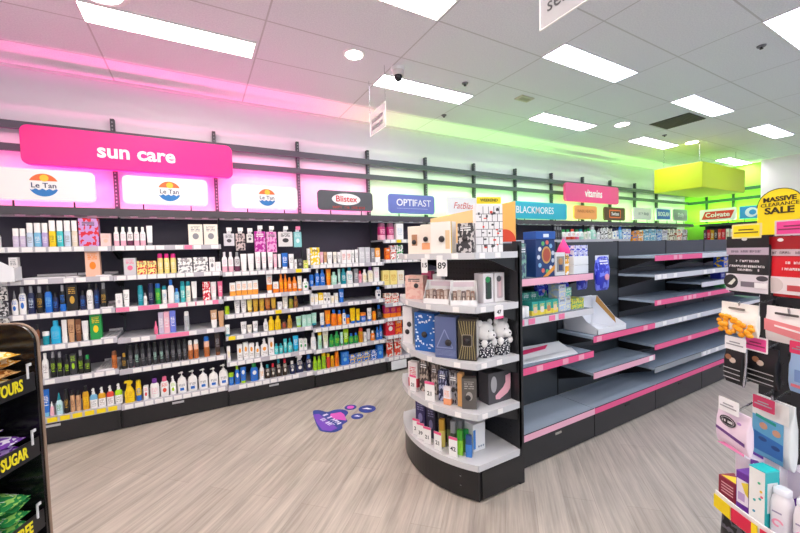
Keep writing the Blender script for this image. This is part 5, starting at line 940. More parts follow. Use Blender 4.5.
product('box', (1.525, 2.15, T4+.0006), (.07, .06, .185), 'white', 'white', 'pink', 1, 'white carton behind the first counter box', None, R(-60), bevel=.02)
# third shelf
T3 = .889
t = carton('gift_carton', 1.388, 2.385, T3, -70, .095, .283, .09, 'f1eef0', 'tall white gift carton with two dark seals on third display shelf'); seal(t, 0, .09, .02); seal(t, .02, .15, .02)
t = carton('gift_carton', 1.372, 2.122, T3, -62, .162, .271, .085, '1d62b4', 'bright blue gift carton with white snow border and dark seal')
b = MB(); rr = random.Random(5)
for k in range(46):
    x, z = rr.uniform(-.075, .07), rr.uniform(.01, .255)
    if abs(x) < .04 and .06 < z < .20: continue
    b.box(x, x+rr.uniform(.006, .02), -.0012, 0, z, z+rr.uniform(.006, .014))
b.build('snow_pattern', mat('e3ecf6', .5), t); seal(t, 0, .12, .022)
t = carton('gift_carton', 1.395, 1.908, T3, -55, .148, .273, .085, '5f6a94', 'slate blue gift carton with triangle line print and dark seal')
b = MB()
tri = [(-.06, .07), (.05, .07), (-.005, .19)]
for (ax, az), (bx, bz) in zip(tri, tri[1:]+tri[:1]):
    dx, dz = bx-ax, bz-az; L = math.hypot(dx, dz); nx, nz = -dz/L*.003, dx/L*.003
    b.prism([(ax-nx, az-nz), (bx-nx, bz-nz), (bx+nx, bz+nz), (ax+nx, az+nz)], -.0012, 0, 'y')
for k in range(5): b.box(-.07, .07, -.0012, 0, .02+k*.008, .022+k*.008)
b.build('triangle_print', mat('8e98c4', .5), t); seal(t, .02, .105, .022)
t = carton('gift_carton', 1.474, 1.785, T3, -50, .118, .266, .10, '3a342c', 'black and gold gift carton with swirling lines and dark seal')
b = MB()
for k in range(7):
    x = -.055+k*.017
    b.prism([(x, .01+.0*k), (x+.004, .01), (x+.03-k*.006, .13), (x+.004, .255), (x, .255), (x+.026-k*.006, .13)], -.0012, 0, 'y')
b.build('gold_lines', mat('a99a6a', .4), t)
front(t, 'frame', rrect(-.034, .034, .09, .17, .012), mat('8d8578', .4), -.002); front(t, 'field', rrect(-.028, .028, .096, .164, .01), mat('2a2522', .4), -.003); seal(t, 0, .13, .02)
b = MB().box(.059, .0602, .012, .09, .02, .25); b.build('side_print', mat('d2cfcb', .5), t)
def plush(x, y, lab):
    t = thing('plush_toy', lab, 'plush toy', (x, y, T3+.0006), 0, 'fluffy white plush toys')
    MB().sweep([(0, .055, .045), (.01, .06, .05), (.10, .058, .048), (.115, .05, .042)], 18, 2.6).build('spotted_base', spots(), t)
    w = fluffy()
    o = MB().ball((0, 0, .165), .062, .052, .066, 22, 16).build('head', w, t)
    MB().ball((.012, -.045, .145), .034, .026, .028, 16, 10).build('muzzle', w, o)
    for s in (-1, 1): MB().ball((s*.042, 0, .222), .02, .014, .022, 12, 8).build('ear', w, o)
    MB().ball((.012, -.07, .152), .007, .005, .005, 10, 6).build('nose', DARK, o)
    for s in (-1, 1): MB().ball((s*.02+.004, -.052, .178), .004, .003, .005, 10, 6).build('eye', DARK, o)
    for s in (-1, 1): MB().ball((s*.042, -.04, .098), .02, .02, .026, 12, 8).build('paw', w, t)
def spots():
    if 'spots' in MATS: return MATS['spots']
    m = bpy.data.materials.new('spotted_cloth'); m.use_nodes = True; q = NT(m); tc = q.new('ShaderNodeTexCoord')
    v = q.new('ShaderNodeTexVoronoi'); q.l.new(tc.outputs['Object'], v.inputs['Vector']); v.inputs['Scale'].default_value = 75.
    q.l.new(q.mix(q.m('LESS_THAN', v.outputs[0], .38), lin('2a2d3a'), lin('f0f0f2')), q.b.inputs['Base Color']); q.b.inputs['Roughness'].default_value = .8
    MATS['spots'] = m; return m
def fluffy():
    if 'fluff' in MATS: return MATS['fluff']
    m = bpy.data.materials.new('white_plush'); m.use_nodes = True; q = NT(m); tc = q.new('ShaderNodeTexCoord')
    n = q.noise(tc.outputs['Object'], 160., 4.); bp = q.new('ShaderNodeBump'); bp.inputs['Strength'].default_value = .8; bp.inputs['Distance'].default_value = .004
    q.l.new(n, bp.inputs['Height']); q.l.new(bp.outputs[0], q.b.inputs['Normal']); q.b.inputs['Base Color'].default_value = lin('f0eeee'); q.b.inputs['Roughness'].default_value = .95
    MATS['fluff'] = m; return m
plush(1.640, 1.80, 'fluffy white plush toy beside the black and gold carton'); plush(1.772, 1.79, 'fluffy white plush toy beside the black upright')
# fourth shelf
T2 = .569
t = carton('carton', 1.385, 2.32, T2, -65, .085, .19, .05, 'efe6e6', 'white and red carton at far end of fourth display shelf', label='d8455a', style=3)
carton('carton', 1.405, 2.20, T2, -65, .075, .235, .05, '4a403e', 'brown black patterned carton behind the pink price card', label='b9a99c', style=4)
carton('carton', 1.437, 2.11, T2, -65, .052, .215, .05, '6b5c58', 'taupe carton with pale pattern behind the pink price card', label='d3c4b8', style=4)
def price_card(x, y, z, yaw, w, h, lab, price='21'):
    t = thing('price_card', lab, 'price card', (x, y, z+.0006), R(yaw), 'standing price cards')
    MB().box(-w/2, w/2, 0, .002, 0, h).build('card', PTW, t); MB().box(-w/2, w/2, -.001, 0, h*.86, h).build('pink_band', PINKS, t)
    MB().box(-w/2, w/2, 0, .03, 0, .002).build('foot', PTW, t)
    text('lettering', price, h*.3, mat('2c2a30', .5), t, (0, -.001, h*.38), .015)
price_card(1.346, 2.035, T2, -62, .075, .135, 'white price card with pink top, standing on the fourth display shelf')
price_card(1.342, 2.25, T2, -70, .06, .12, 'white price card with pink top, before the white and red carton')
carton('carton', 1.418, 1.985, T2, -60, .062, .21, .05, '2f3358', 'navy carton with pale print on the fourth display shelf', label='aab0d0', style=4)
carton('carton', 1.405, 1.92, T2, -60, .052, .12, .03, 'ece4ea', 'short white carton with orange foot on the fourth display shelf', label='f0a070', style=3)
t = carton('carton', 1.447, 1.905, T2, -58, .058, .215, .05, '8c8a92', 'black and white patterned carton on the fourth display shelf', label='232228', style=4); seal(t, .0, .10, .016)
carton('carton', 1.462, 1.852, T2, -58, .036, .22, .045, 'e0a868', 'narrow orange tan carton on the fourth display shelf')
t = carton('carton', 1.488, 1.79, T2, -40, .095, .20, .06, '5d5855', 'dark grey gift carton with seal and silver print', label='a9a4a0', style=2); seal(t, -.008, .075, .018)
t = carton('sock_carton', 1.733, 1.765, T2, 0, .205, .208, .10, '4b494f', 'large charcoal carton with pink sock picture')
def sock(t, m, s, ox, oz, nm):
    P = [(.038, .150), (.082, .158), (.083, .095), (.078, .055), (.055, .03), (-.02, .0), (-.052, .006), (-.055, .03), (-.025, .05), (.015, .075), (.038, .105)]
    MB().prism([(ox+s*x, oz+s*z) for x, z in P], -.002, 0, 'y').build(nm, m, t)
sock(t, mat('f2b3c2', .6), 1., .012, .022, 'sock_print')
MB().prism([(-.056+.026*math.cos(R(a)), .13+.055*math.sin(R(a))) for a in range(0, 360, 18)], -.0015, 0, 'y').build('mitt_print', mat('a9a8ae', .6), t)
carton('sock_carton', 1.652, 1.90, T2, 0, .08, .212, .10, '3c3a40', 'charcoal carton standing behind the sock picture carton')
# bottom deck
T1 = .244
t = carton('carton', 1.415, 2.275, T1, -65, .085, .235, .05, '3a3366', 'navy violet carton behind the row of price cards', label='8a84b8', style=2)
carton('carton', 1.415, 2.135, T1, -62, .07, .24, .05, '2f2b45', 'dark navy carton behind the row of price cards', label='77729c', style=2)
carton('carton', 1.44, 2.04, T1, -62, .05, .25, .05, '232228', 'black carton behind the row of price cards')
for k, (x, y) in enumerate(((1.352, 2.235), (1.345, 2.165), (1.352, 2.09))): price_card(x, y, T1, -65, .062, .12, 'white price card with pink top, %s of three below navy cartons' % PLACE[k], ['21', '39', '21'][k])
price_card(1.368, 1.985, T1, -70, .06, .125, 'white price card before the yellow perfume bottle', '21'); price_card(1.408, 1.868, T1, -62, .06, .13, 'white price card before the lime green bottle', '42')
for x, y, w, h, b, c, d in ((1.425, 2.01, .045, .19, 'd9c66a', 'gold', 'yellow perfume bottle'), (1.47, 1.985, .04, .20, '5c6a3a', 'black', 'olive perfume bottle'), (1.46, 1.93, .042, .20, '3f4a3a', 'grey', 'dark green perfume bottle'), (1.515, 1.93, .04, .19, '8a8a60', 'grey', 'khaki perfume bottle'),
                            (1.465, 1.865, .045, .165, '86c832', '3f9a2a', 'lime green perfume bottle'), (1.498, 1.815, .045, .14, '3f7fd0', '2a5090', 'blue perfume bottle'), (1.52, 1.87, .04, .15, '4f8a3a', 'green', 'leaf green perfume bottle')):
    product('mist', (x, y, T1+.0006), (w, w*.8, h), b, c, 'white', 0, d + ' on the bottom deck of the curved display', 'perfume bottles on the bottom deck', R(-50), name='perfume_bottle')
t = carton('carton', 1.60, 1.83, T1, 0, .105, .185, .09, 'e9ebf0', 'white carton with blue corner on the bottom display deck'); front(t, 'blue_corner', rect(-.052, -.032, .02, .15), mat('3f86d8', .5))
for k in range(3): MB().prism(circ(-.005+.02*k, .03, .007, n=12), -.0012, 0, 'y').build('dot', mat('8f9ab0', .5), t)
for k, x in enumerate((1.565, 1.665, 1.765)): carton('carton', x, 2.0, T1, 0, .09, .20, .1, ['b9bbc0', 'a6a8ae', 'c3c4c9'][k], ['pale', 'mid', 'light'][k] + ' grey carton behind the white blue-cornered carton, %s along' % PLACE[k], label='8f9096', style=2)
# ------------------------------------------------------------------ goods on the gondola
G1 = 1.375
carton('carton', 2.10, 1.88, G1, 0, .06, .255, .08, '4a5a70', 'narrow dark teal carton beside the black upright', label='7fb0a0', style=4)
t = carton('toy_box', 2.315, 1.86, G1, 0, .215, .285, .11, '17386e', 'tall dark blue box with ring of round pictures and orange band', 'toy box')
MB().box(-.109, .109, -.006, .118, .285, .345).build('lid', mat('1f55a8', .45), t, bevel=.003)
MB().box(-.03, .03, -.0075, -.006, .30, .325).build('lid_label', mat('d8e2f0', .5), t)
MB().prism(circ(.01, .165, .052, .066), -.0015, 0, 'y').build('emblem_ring', mat('c7a05a', .5), t); MB().prism(circ(.01, .165, .04, .052), -.003, -.001, 'y').build('emblem', mat('b0503c', .5), t)
for k in range(11):
    a = R(33*k+15); MB().prism(circ(.005+.082*math.cos(a), .15+.112*math.sin(a), .017, n=16), -.0018, 0, 'y').build('round_picture', mat(['c9d3e0', '7fb0d8', 'd86a5a', '5fae6a', 'e3e6ee'][k % 5], .5), t)
MB().prism([(-.03, .0), (.02, 0), (.107, .055), (.107, .09)], -.0025, 0, 'y').build('orange_band', mat('e39a3a', .5), t)
t = carton('toy_box', 2.475, 1.85, G1, 0, .115, .18, .09, 'dfe0e2', 'small white toy box with a little figure behind its window', 'toy box')
front(t, 'window', rect(-.045, .045, .03, .15), mat('8f8a86', .3)); 
MB().ball((0, -.002, .11), .026, .006, .028, 14, 8).build('figure_head', mat('b98a5a', .6), t); MB().box(-.02, .02, -.005, 0, .04, .085).build('figure_body', mat('3f4a70', .6), t)
for x, y, b1, c1, d, z0, hh in ((2.475, 1.985, 'b8d83a', 'c6e23c', 'lime topped tube behind the small white toy box', 0, .325), (2.58, 1.90, 'f2b030', 'f0308c', 'orange tube with pointed pink top', 0, .285)):
    t = thing('novelty_tube', d, 'novelty tube', (x, y, G1+.0006))
    MB().sweep([(0, .04, .04), (.17, .042, .042)], 18).build('body', pack(b1, 'white' if b1[0] == 'f' else 'green', 4), t)
    MB().sweep([(.17, .05, .05), (.185, .052, .052), (.22, .04, .04), (hh-.02, .016, .016), (hh, .006, .006)], 18).build('cone_top', mat(c1, .45), t)
for k in range(2): carton('carton', 2.735, 1.85, G1+k*.072, 0, .19, .07, .18, 'eceef0', ['lower', 'upper'][k] + ' flat white carton stacked beside the orange tube', grp='flat white cartons')
for k in range(6): product('box', (2.675+.036*k, 1.90+.03*(k % 2), G1+.1435), (.033, .08, .09), '3a4bd0' if k % 2 else 'dfe4f6', 'white', 'e8ecfa' if k % 2 else '3a4bd0', 4, '%s of six blue and white packs standing on the flat cartons' % PLACE[k], 'blue and white packs on flat cartons', name='tissue_pack', cat='pack')
def blue_pouch(x, y, zt, w, h, lab, yaw=0):
    t = thing('snack_pouch', lab, 'pouch', (x, y, zt), R(yaw), 'dark blue pouches by the top shelf')
    MB().sweep([(-h, w*.48, .006), (-h*.93, w*.5, .022), (-h*.4, w*.49, .034), (-h*.12, w*.5, .012), (0, w*.5, .004)], 18, 2.8).build('body', pack('2430c0', '6f7ff0', 4, .3), t)
    MB().box(-w*.5, w*.5, -.006, .006, -h*.13, 0).build('header', mat('d4d8ee', .4), t)
    MB().prism(circ(w*.1, -h*.62, w*.16), -.036, -.03, 'y').build('emblem', mat('e8a0b8', .5), t)
blue_pouch(2.935, 1.80, 1.52, .17, .29, 'large dark blue pouch hanging at the end of the top shelf'); blue_pouch(2.86, 1.93, 1.47, .12, .24, 'dark blue pouch hanging behind the large pouch')
for k, x in enumerate((2.40, 2.50, 2.60, 2.70)): blue_pouch(x, 1.99, 1.325, .09, .12, '%s of four dark blue pouches hanging beneath the top shelf' % PLACE[k])
# tissues and cartons on the second shelf
G2 = 1.09
for k, (x, y) in enumerate(((2.03, 1.86), (2.10, 1.88), (2.065, 1.96))): 
    t = thing('paper_roll', '%s white paper roll next to the black upright' % ['front', 'second', 'rear'][k], 'paper roll', (x, y, G2+.0006), 0, 'white paper rolls')
    MB().sweep([(0, .032, .032), (.004, .034, .034), (.072, .034, .034), (.076, .03, .03)], 18).sweep([(.0755, .012, .012), (.077, .012, .012)], 10).build('roll', mat('efeff0', .8), t)
TI = [('teal', 'green', 'yellow'), ('tealm', 'teal', 'yellow')]
for k in range(4):
    t = carton('tissue_carton', 2.185+.075*k, 1.85, G2, 0, .07, .105, .10, '2aa79c', '%s of four teal tissue cartons along the front row' % PLACE[k], label='f0d84a', style=3, grp='teal tissue cartons')
    front(t, 'picture', rrect(-.02, .02, .02, .065, .015), mat(['e8c9a8', 'f0e6d8', 'c98a5a', 'e8c9a8'][k], .5))
for k in range(5): carton('tissue_carton', 2.14+.085*k, 1.97, G2, 0, .08, .16, .1, '2f8f88', '%s of five tall dark teal cartons along the rear row' % PLACE[k], label='79c4a4', style=4, grp='tall dark teal cartons')
for k in range(2): carton('tissue_carton', 2.50, 1.853, G2+k*.107, 0, .085, .105, .1, 'b8c8e4', ['lower', 'upper'][k] + ' pale blue floral carton, stacked beside the teal tissue cartons', label='e6e0c0', style=4, grp='pale blue floral cartons')
carton('tissue_carton', 2.58, 1.86, G2, 0, .065, .11, .1, 'd6d8c8', 'pale floral carton beside the stacked blue ones', label='9fb4d8', style=4); carton('tissue_carton', 2.592, 1.864, G2+.112, 0, .07, .07, .09, '58b8a8', 'small green carton on top of the pale floral carton', label='d8e8c8', style=4)
for k in range(2): carton('tissue_carton', 2.665+.075*k, 1.86, G2, -8, .07, .085, .1, 'd8d24a', ['first', 'second'][k] + ' yellow and green floral carton near the shelf end', label='4aa070', style=4, grp='yellow green cartons')
product('pouch', (2.67, 2.0, G2+.0006), (.12, .09, .14), 'd8c8dc', 'white', 'a890b8', 4, 'pale lilac pouch leaning behind the yellow green cartons', None, R(20))
# empty printed sleeve lying on the third shelf
t = thing('cardboard_sleeve', 'empty white and pink cardboard sleeve lying on the lowest pink shelf', 'cardboard sleeve', (2.36, 1.965, .7336), R(-3))
MB().prism([(-.36, -.1), (.30, -.12), (.40, .02), (.34, .13), (-.36, .12)], 0, .004).build('base_sheet', mat('eceef2', .5), t)
b = MB().add([(-.36, -.03, .006), (.34, -.02, .006), (.34, .10, .05), (-.36, .10, .06)], [(0, 1, 2, 3)]); b.add([(-.36, -.03, .004), (.34, -.02, .004), (.34, .10, .047), (-.36, .10, .057)], [(3, 2, 1, 0)]); b.build('raised_flap', mat('f0f1f4', .5), t)
b = MB().add([(-.36, .0, .0205), (.10, .03, .033), (.18, .075, .046), (-.05, .06, .044), (-.36, .055, .0405)], [(0, 1, 2, 3, 4)]); b.build('pink_print', mat('e83a72', .5), t)
# empty cardboard display tray
t = thing('display_tray', 'empty white cardboard display tray with brown inside on pink edged shelf', 'cardboard tray', (2.90, 1.815, .8486), 0)
W_ = mat('e9ebf1', .5); BR = mat('b98a4a', .7)
# front lip, floor, tapering sides and a tall slanted back whose inner face is bare brown board
MB().box(.0, .42, 0, .004, 0, .05).build('front_lip', W_, t); MB().box(0, .42, 0, .33, 0, .003).build('tray_floor', W_, t)
for x, nm in ((0, 'side'), (.416, 'side')): MB().prism([(0, 0), (.33, 0), (.33, .27), (.27, .28), (.10, .10), (0, .05)], x, x+.004, 'x').build(nm, W_, t)
MB().box(0, .42, .322, .33, 0, .275).build('back', W_, t); pass
MB().prism([(.09, .045), (.28, .22), (.27, .279), (.10, .099)], .412, .4155, 'x').build('side_lining', BR, t)
MB().box(.26, .40, .27, .322, .272, .276).build('top_flap', W_, t)
# packs on far gondola shelves
for x, z, h, b1, d in ((5.48, 1.308, .12, '2a5ad0', 'blue and yellow carton on the second empty shelf, partly behind hanging packs'), (5.40, 1.17, .08, '24309c', 'dark blue carton on a short shelf behind hanging packs'), (5.50, 1.06, .085, '52b86a', 'green carton on the shelf behind the hanging packs'), (5.63, 1.06, .085, '5fc070', 'second green carton on the shelf behind the hanging packs')):
    product('box', (x, 1.90, z+.0006), (.11, .1, h), b1, 'white', 'yellow' if 'yellow' in d else 'dfe8f0', 4 if 'yellow' in d else 1, d, None, 0, bevel=.02)
# ------------------------------------------------------------------ floor decal
t = thing('floor_decal', 'purple and blue paw shaped sticker on the wooden floor', 'floor sticker', (1.05, 3.30, .0012), R(-25))
DB, DP = mat('3a4aa0', .4), mat('7a4ac0', .4)
def blob(pts, k=10):
    n = len(pts); out = []
    for i in range(n):
        p0, p1, p2, p3 = (Vector(pts[(i+j-1) % n]) for j in range(4))
        for s in range(k):
            u = s/k; out.append(tuple(.5*((2*p1) + (p2-p0)*u + (2*p0-5*p1+4*p2-p3)*u*u + (3*p1-p0-3*p2+p3)*u**3)))
    return out
PADW = [(.96, 3.60), (1.02, 3.585), (1.075, 3.50), (1.16, 3.505), (1.235, 3.46), (1.25, 3.37), (1.185, 3.29), (1.175, 3.20), (1.11, 3.16), (1.08, 3.09), (.99, 3.07), (.905, 3.15), (.90, 3.25), (.925, 3.45)]
ca, sa = math.cos(R(25)), math.sin(R(25))
def loc2(p): dx, dy = p[0]-1.05, p[1]-3.30; return (dx*ca - dy*sa, dx*sa + dy*ca)
pad = blob([loc2(p) for p in PADW], 6)
MB().prism(pad, 0, .001).build('pad', DB, t)
MB().prism([loc2(p) for p in [(.935, 3.52), (.99, 3.50), (1.05, 3.12), (.98, 3.10), (.92, 3.16), (.915, 3.30)]], .001, .0014).build('violet_field', DP, t)
MB().prism([loc2(p) for p in [(1.09, 3.44), (1.19, 3.42), (1.2, 3.35), (1.17, 3.22), (1.09, 3.30), (1.065, 3.38)]], .001, .0016).build('pink_heart', mat('d85ac0', .4), t)
for k_, (px_, py_, L_) in enumerate(((1.035, 3.46, .30), (.985, 3.38, .2))):
    o = scribble(t, 0, L_, 0, .05, mat('e4def4', .4), 0, 20+k_)
    o.rotation_euler = (R(-90), 0, R(-52)); o.location = (*loc2((px_, py_)), .0018)
for k, (x, y, r, c2) in enumerate(((1.315, 3.475, .062, 'd85ac0'), (1.445, 3.345, .088, None), (1.295, 3.245, .06, None))):
    o = MB().prism(circ(*loc2((x, y)), r, n=28), 0, .001).build('toe', DB, t)
    if c2: MB().prism(circ(*loc2((x, y)), r*.6, n=20), .001, .0015).build('toe_mark', mat(c2, .4), o)
    else: MB().prism([loc2((x-r*.5, y+r*.35)), loc2((x+r*.1, y+r*.3)), loc2((x+r*.45, y-r*.35)), loc2((x+r*.1, y-r*.2)), loc2((x-r*.15, y+r*.05))], .001, .0015).build('toe_mark', mat('ecebf4', .4), o)
# ------------------------------------------------------------------ black snack display on the near left
GLOSS = mat('141416', .16)
sd = thing('snack_display', 'tall black snack display with yellow lettered trays', 'snack display', (-.386, 1.30, 0), math.atan2(.9096, .4154))
side = [(0, .0), (.40, .0), (.40, 1.435), (.05, 1.435)] + [(.05-.05*math.sin(R(a)), 1.385+.05*math.cos(R(a))) for a in range(15, 91, 15)]
MB().prism(side, 0, .018, 'x').build('side_panel', GLOSS, sd)
MB().prism(side, -.78, -.762, 'x').build('side_panel', GLOSS, sd)
trim = [(0, 0, 0)] + [(0, 0, 1.385)] + [(0, .05-.05*math.cos(R(a)), 1.385+.05*math.sin(R(a))) for a in range(15, 91, 15)] + [(0, .40, 1.435)]
b = MB()
b.tube([(p[0]+.012, p[1]-.001, p[2]) for p in trim], .0035, 8); b.build('edge_trim', mat('8d7564', .4), sd)
MB().box(-.762, 0, .385, .40, 0, 1.435).build('back_panel', GLOSS, sd)
MB().box(-.762, 0, .0, .385, 0, .06).build('base', GLOSS, sd)
TR = [(1.262, 'FLAVOURS'), (1.088, 'SUGAR'), (.892, 'FREE'), (.70, None), (.45, None)]
for z, s in TR:
    b = MB().box(-.760, -.008, -.004, 0, z, z+.048); b.prism([(0, z), (.375, z+.05), (.375, z+.056), (0, z+.006)], -.760, -.002, 'x')
    tr = b.build('tray', mat('1d1d20', .3), sd)
    if s: text('lettering', s, .040, mat('e8d820', .45), tr, (-.042, -.0045, z+.024), .026, 'RIGHT', sx=.53)
    MB().box(-.030, -.026, -.007, -.004, z+.036, z+.075).box(-.030, -.018, -.007, -.004, z+.068, z+.075).build('clip', mat('d9dadd', .3), tr)
dm = Matrix.Translation((-.386, 1.30, 0)) @ Matrix.Rotation(math.atan2(.9096, .4154), 4, 'Z')
def bar(x, y, z, L, w, h, tilt, c1, c2, lab, grp, cat='snack bar', name='snack_bar', rz=0):
    b = MB().sweep([(-L/2, w*.5, h*.06), (-L/2+.012, w*.5, h*.08), (-L/2+.02, w*.46, h*.4), (0, w*.48, h*.5), (L/2-.02, w*.46, h*.4), (L/2-.012, w*.5, h*.08), (L/2, w*.5, h*.06)], 14, 2.4)
    for i, v in enumerate(b.v): b.v[i] = (v[2], v[0], v[1])
    o = b.build(name, pack(c1, c2, 4, .25)); o.matrix_world = dm @ Matrix.Translation((x, y, z)) @ Matrix.Rotation(rz, 4, 'Z') @ Matrix.Rotation(tilt, 4, 'X')
    tag(o, lab, cat, grp); return o
for z, cols, nm, grp, tops in ((1.262, [('d9a23a', 'f3dfa8', 'gold'), ('e0b070', '9a5a2a', 'tan'), ('c98a3a', 'e8d8b0', 'caramel')], 'top', 'snack bars on the top tray', (4, 6, 7, 7, 7)),
                    (1.088, [('6a2f9a', 'c9a8e0', 'purple'), ('7d46b0', 'e8e0f0', 'violet'), ('8a7ab0', 'd8e060', 'lilac')], 'middle', 'snack bags on the middle tray', (2, 4, 5, 5, 5)),
                    (.892, [('2f8a4a', '9ad06a', 'green'), ('cfd8e8', '4a6aa8', 'silver blue'), ('3a5a9a', 'dfe4f0', 'blue')], 'low', 'snack bags on the low tray', (4, 5, 6, 6, 6))):
    for row in range(2):
        for j, top in enumerate(tops):
            for lay in range(top):
                y = .072+row*.14; zz = z+.012+y*.133+.012+lay*.023
                c1, c2, cn = cols[(row+lay+j*2) % 3] if nm != 'low' else cols[0 if j < 2 else 1+(row+lay+j) % 2]
                bar(-.050-.066*j-.004*((row+lay) % 2), y+.006*(lay % 3), zz, .13, .06, .025, 0, c1, c2,
                    '%s wrapped snack, %s tray, %s row, %s pile from panel, %s up' % (cn, nm, ['front', 'back'][row], PLACE[j], PLACE[lay]), grp, rz=R(90)+.12*((lay*7+j*3) % 5-2))
# white cardboard unit and blister packs at the left end of the first bay
t = thing('cardboard_unit', 'white slanted cardboard unit hung on the second shelf rail at the bay edge', 'cardboard unit', (-1.47, 4.05, 1.44))
MB().prism([(.0, 0), (.142, 0), (.142, .24), (.0, .21)], 0, .004, 'x').build('side', mat('e2e4ec', .5), t)
MB().prism([(.0, 0), (.142, 0), (.142, .12), (.0, .11)], .181, .185, 'x').build('side', mat('e2e4ec', .5), t)
MB().prism([(0, .0), (.185, 0), (.185, .11), (0, .24)], -.004, 0, 'y').build('front', mat('eceef4', .5), t)
MB().box(0, .185, 0, .142, 0, .004).build('floor_sheet', mat('eceef4', .5), t)
product('bot', (-1.445, 4.27, 1.7205), (.05, .04, .14), 'white', 'grey', 'pale', 1, 'small white bottle behind the slanted cardboard unit')
for k, (z, c1) in enumerate(((1.31, 'd8d4d2'), (1.18, '35343a'), (1.05, 'c9c6c4'))):
    carton('blister_pack', -1.425, 4.1672, z-.03, 0, .1, .115, .02, c1, '%s black and white blister pack hanging at the bay edge' % ['upper', 'middle', 'lower'][k], 'blister pack', label='2c2a2e' if k != 1 else 'c9c8cc', style=4, grp='blister packs at the bay edge')
tag(MB().box(-1.44, -1.41, 4.187, 4.194, 1.0, 1.445).build('clip_strip', WHITE), 'white hanging strip carrying the blister packs at the bay edge', 'clip strip')
# packs hanging on hooks in the third bay
HP = [(.255, .365, 1.657, 1.79, 'dcd8e0', '5a565e', 'pale grey boxed pack', 2), (.372, .472, 1.605, 1.79, 'cdb8b8', '4a4044', 'pink and black photo pack', 4), (.482, .555, 1.69, 1.785, 'ece8e6', '5a565e', 'small white pack', 2),
      (.563, .685, 1.575, 1.815, 'c01a9a', 'e8a0d8', 'large magenta pack', 4), (.69, .805, 1.575, 1.81, 'f2a8d8', 'd048a8', 'light pink patterned pack', 4), (.82, .985, 1.64, 1.81, 'e4e0e2', '3a383c', 'wide white pack with black bar', 2), (.995, 1.09, 1.63, 1.81, '8ad0d4', 'dff0f0', 'teal oval pack', 2)]
for x0, x1, z0, z1, c1, c2, d, st in HP:
    x = (x0+x1)/2; w = x1-x0-.006; h = z1-z0
    t = thing('hanging_pack', d + ' hanging on a hook in the bay beside sun care', 'hanging pack', (x, 4.30, z0+.05), 0, 'packs hanging in the third bay')
    MB().box(-w/2, w/2, 0, .03, 0, h).build('body', pack(c1, c2, st), t, bevel=.004)
    MB().tube([(0, .296, h+.02), (0, -.02, h+.02), (0, -.026, h+.03)], .003, 6).build('hook', CHROME, t)
    MB().box(-.026, .026, -.03, -.027, h+.022, h+.062).build('price_ticket', PTW if d != 'teal oval pack' else PTP, t)
    MB().box(-.02, .02, .012, .016, h-.002, h+.03).build('hang_tab', mat('e9e6ea', .4), t)
# white sheet on the kick of the bay under the violet sign
tag(MB().box(2.17, 2.40, 4.175, 4.179, .035, .15).build('paper_sheet', mat('e9edf2', .6)), 'white paper sheet leaning on the low black kick panel', 'paper sheet')
# ------------------------------------------------------------------ second end display on the near right
rd = thing('hook_display', 'black end display with chrome hooks and a curved white tray, nearest the right', 'end display', (0, 0, 0))
CX2, CY2 = 2.265, .13
poly2, arc2 = arc_poly(CX2, CY2, .76, .447, 2.10)
pegboard(rd, 2.10, -.30, .585, .25, 1.62, mat('141416', .6))
for y in (.565, -.30): MB().box(2.07, 2.14, y-.02, y+.02, 0, 1.645).build('upright', mat('242428', .4), rd)
MB().prism(arc_poly(CX2+.01, CY2, .76, .442, 2.10)[0], .012, .2).build('plinth', mat('26262a', .35), rd)
for z, nm in ((.24, 'base_deck'), (.66, 'shelf')):
    s = MB().prism(poly2, z-.03, z).build(nm, mat('dcdde2', .35), rd)
    e = band(arc2, z-.045, z+.02); e.build('shelf_edge', mat('e9e9ee', .35), s)
    if z > .5:
        for ang, m_, w in ((33.2, PTY, .07), (27.6, mat('d82048', .5), .07), (24.4, PTY, .02), (20., mat('d82048', .5), .08), (14, PTY, .06), (7, mat('d82048', .5), .08), (0, PTY, .07), (-8, mat('d82048', .5), .08), (-16, PTY, .07)):
            px, py = CX2-.769*math.cos(R(ang)), CY2+.769*math.sin(R(ang))
            MB().box(-w/2, w/2, -.002, 0, -.028, .020).build('price_ticket', m_, s, (px, py, z-.012), R(-90-ang))
def hook(x, y, z, L):
    MB().tube([(2.10, y, z), (x+.02, y, z), (x, y, z+.004), (x-.006, y, z+.02)], .0032, 8).build('hook', CHROME, rd)
def pack2(name, x, y, zt, yaw, w, h, d, base, lab, cat='hanging pack', grp='packs hanging on the near hooks', sx=1):
    t = thing(name, lab, cat, (x, y, zt), R(yaw), grp)
    if sx != 1: t.scale = (sx, 1, 1)
    MB().sweep([(-h, w*.5, d*.12), (-h+.012, w*.5, d*.3), (-h*.75, w*.49, d*.5), (-h*.35, w*.49, d*.45), (-.03, w*.5, d*.15), (0, w*.5, d*.1)], 28, 9.).build('body', base if not isinstance(base, str) else mat(base, .28), t)
    return t
def fr(t, nm, poly, m, y=-.004): return MB().prism(poly, y, y+.001, 'y').build(nm, m, t)
YAW = -116
t = pack2('hanging_pack', 1.849, .551, 1.622, YAW, .122, .222, .03, '26262a', 'black and white hanging pack below the yellow ticket', sx=1.3)
D = -.0165
fr(t, 'header', rect(-.061, .061, -.045, 0), mat('1c1c1f', .3), D); MB().prism(circ(-.006, -.012, .008, .006, 14), D-.001, D, 'y').build('hang_hole', mat('cfcfd2', .4), t)
fr(t, 'brand_band', rect(-.061, .061, -.072, -.045), mat('b9a9bb', .4), D); scribble(t, -.045, .045, -.059, .009, mat('7a6f80', .5), D-.001, 1)
for z, a_, b_ in ((-.096, -.03, .035), (-.116, -.05, .05), (-.13, -.025, .04)): scribble(t, a_, b_, z, .0085, mat('e6e3e6', .5), D-.001, int(-z*1000))
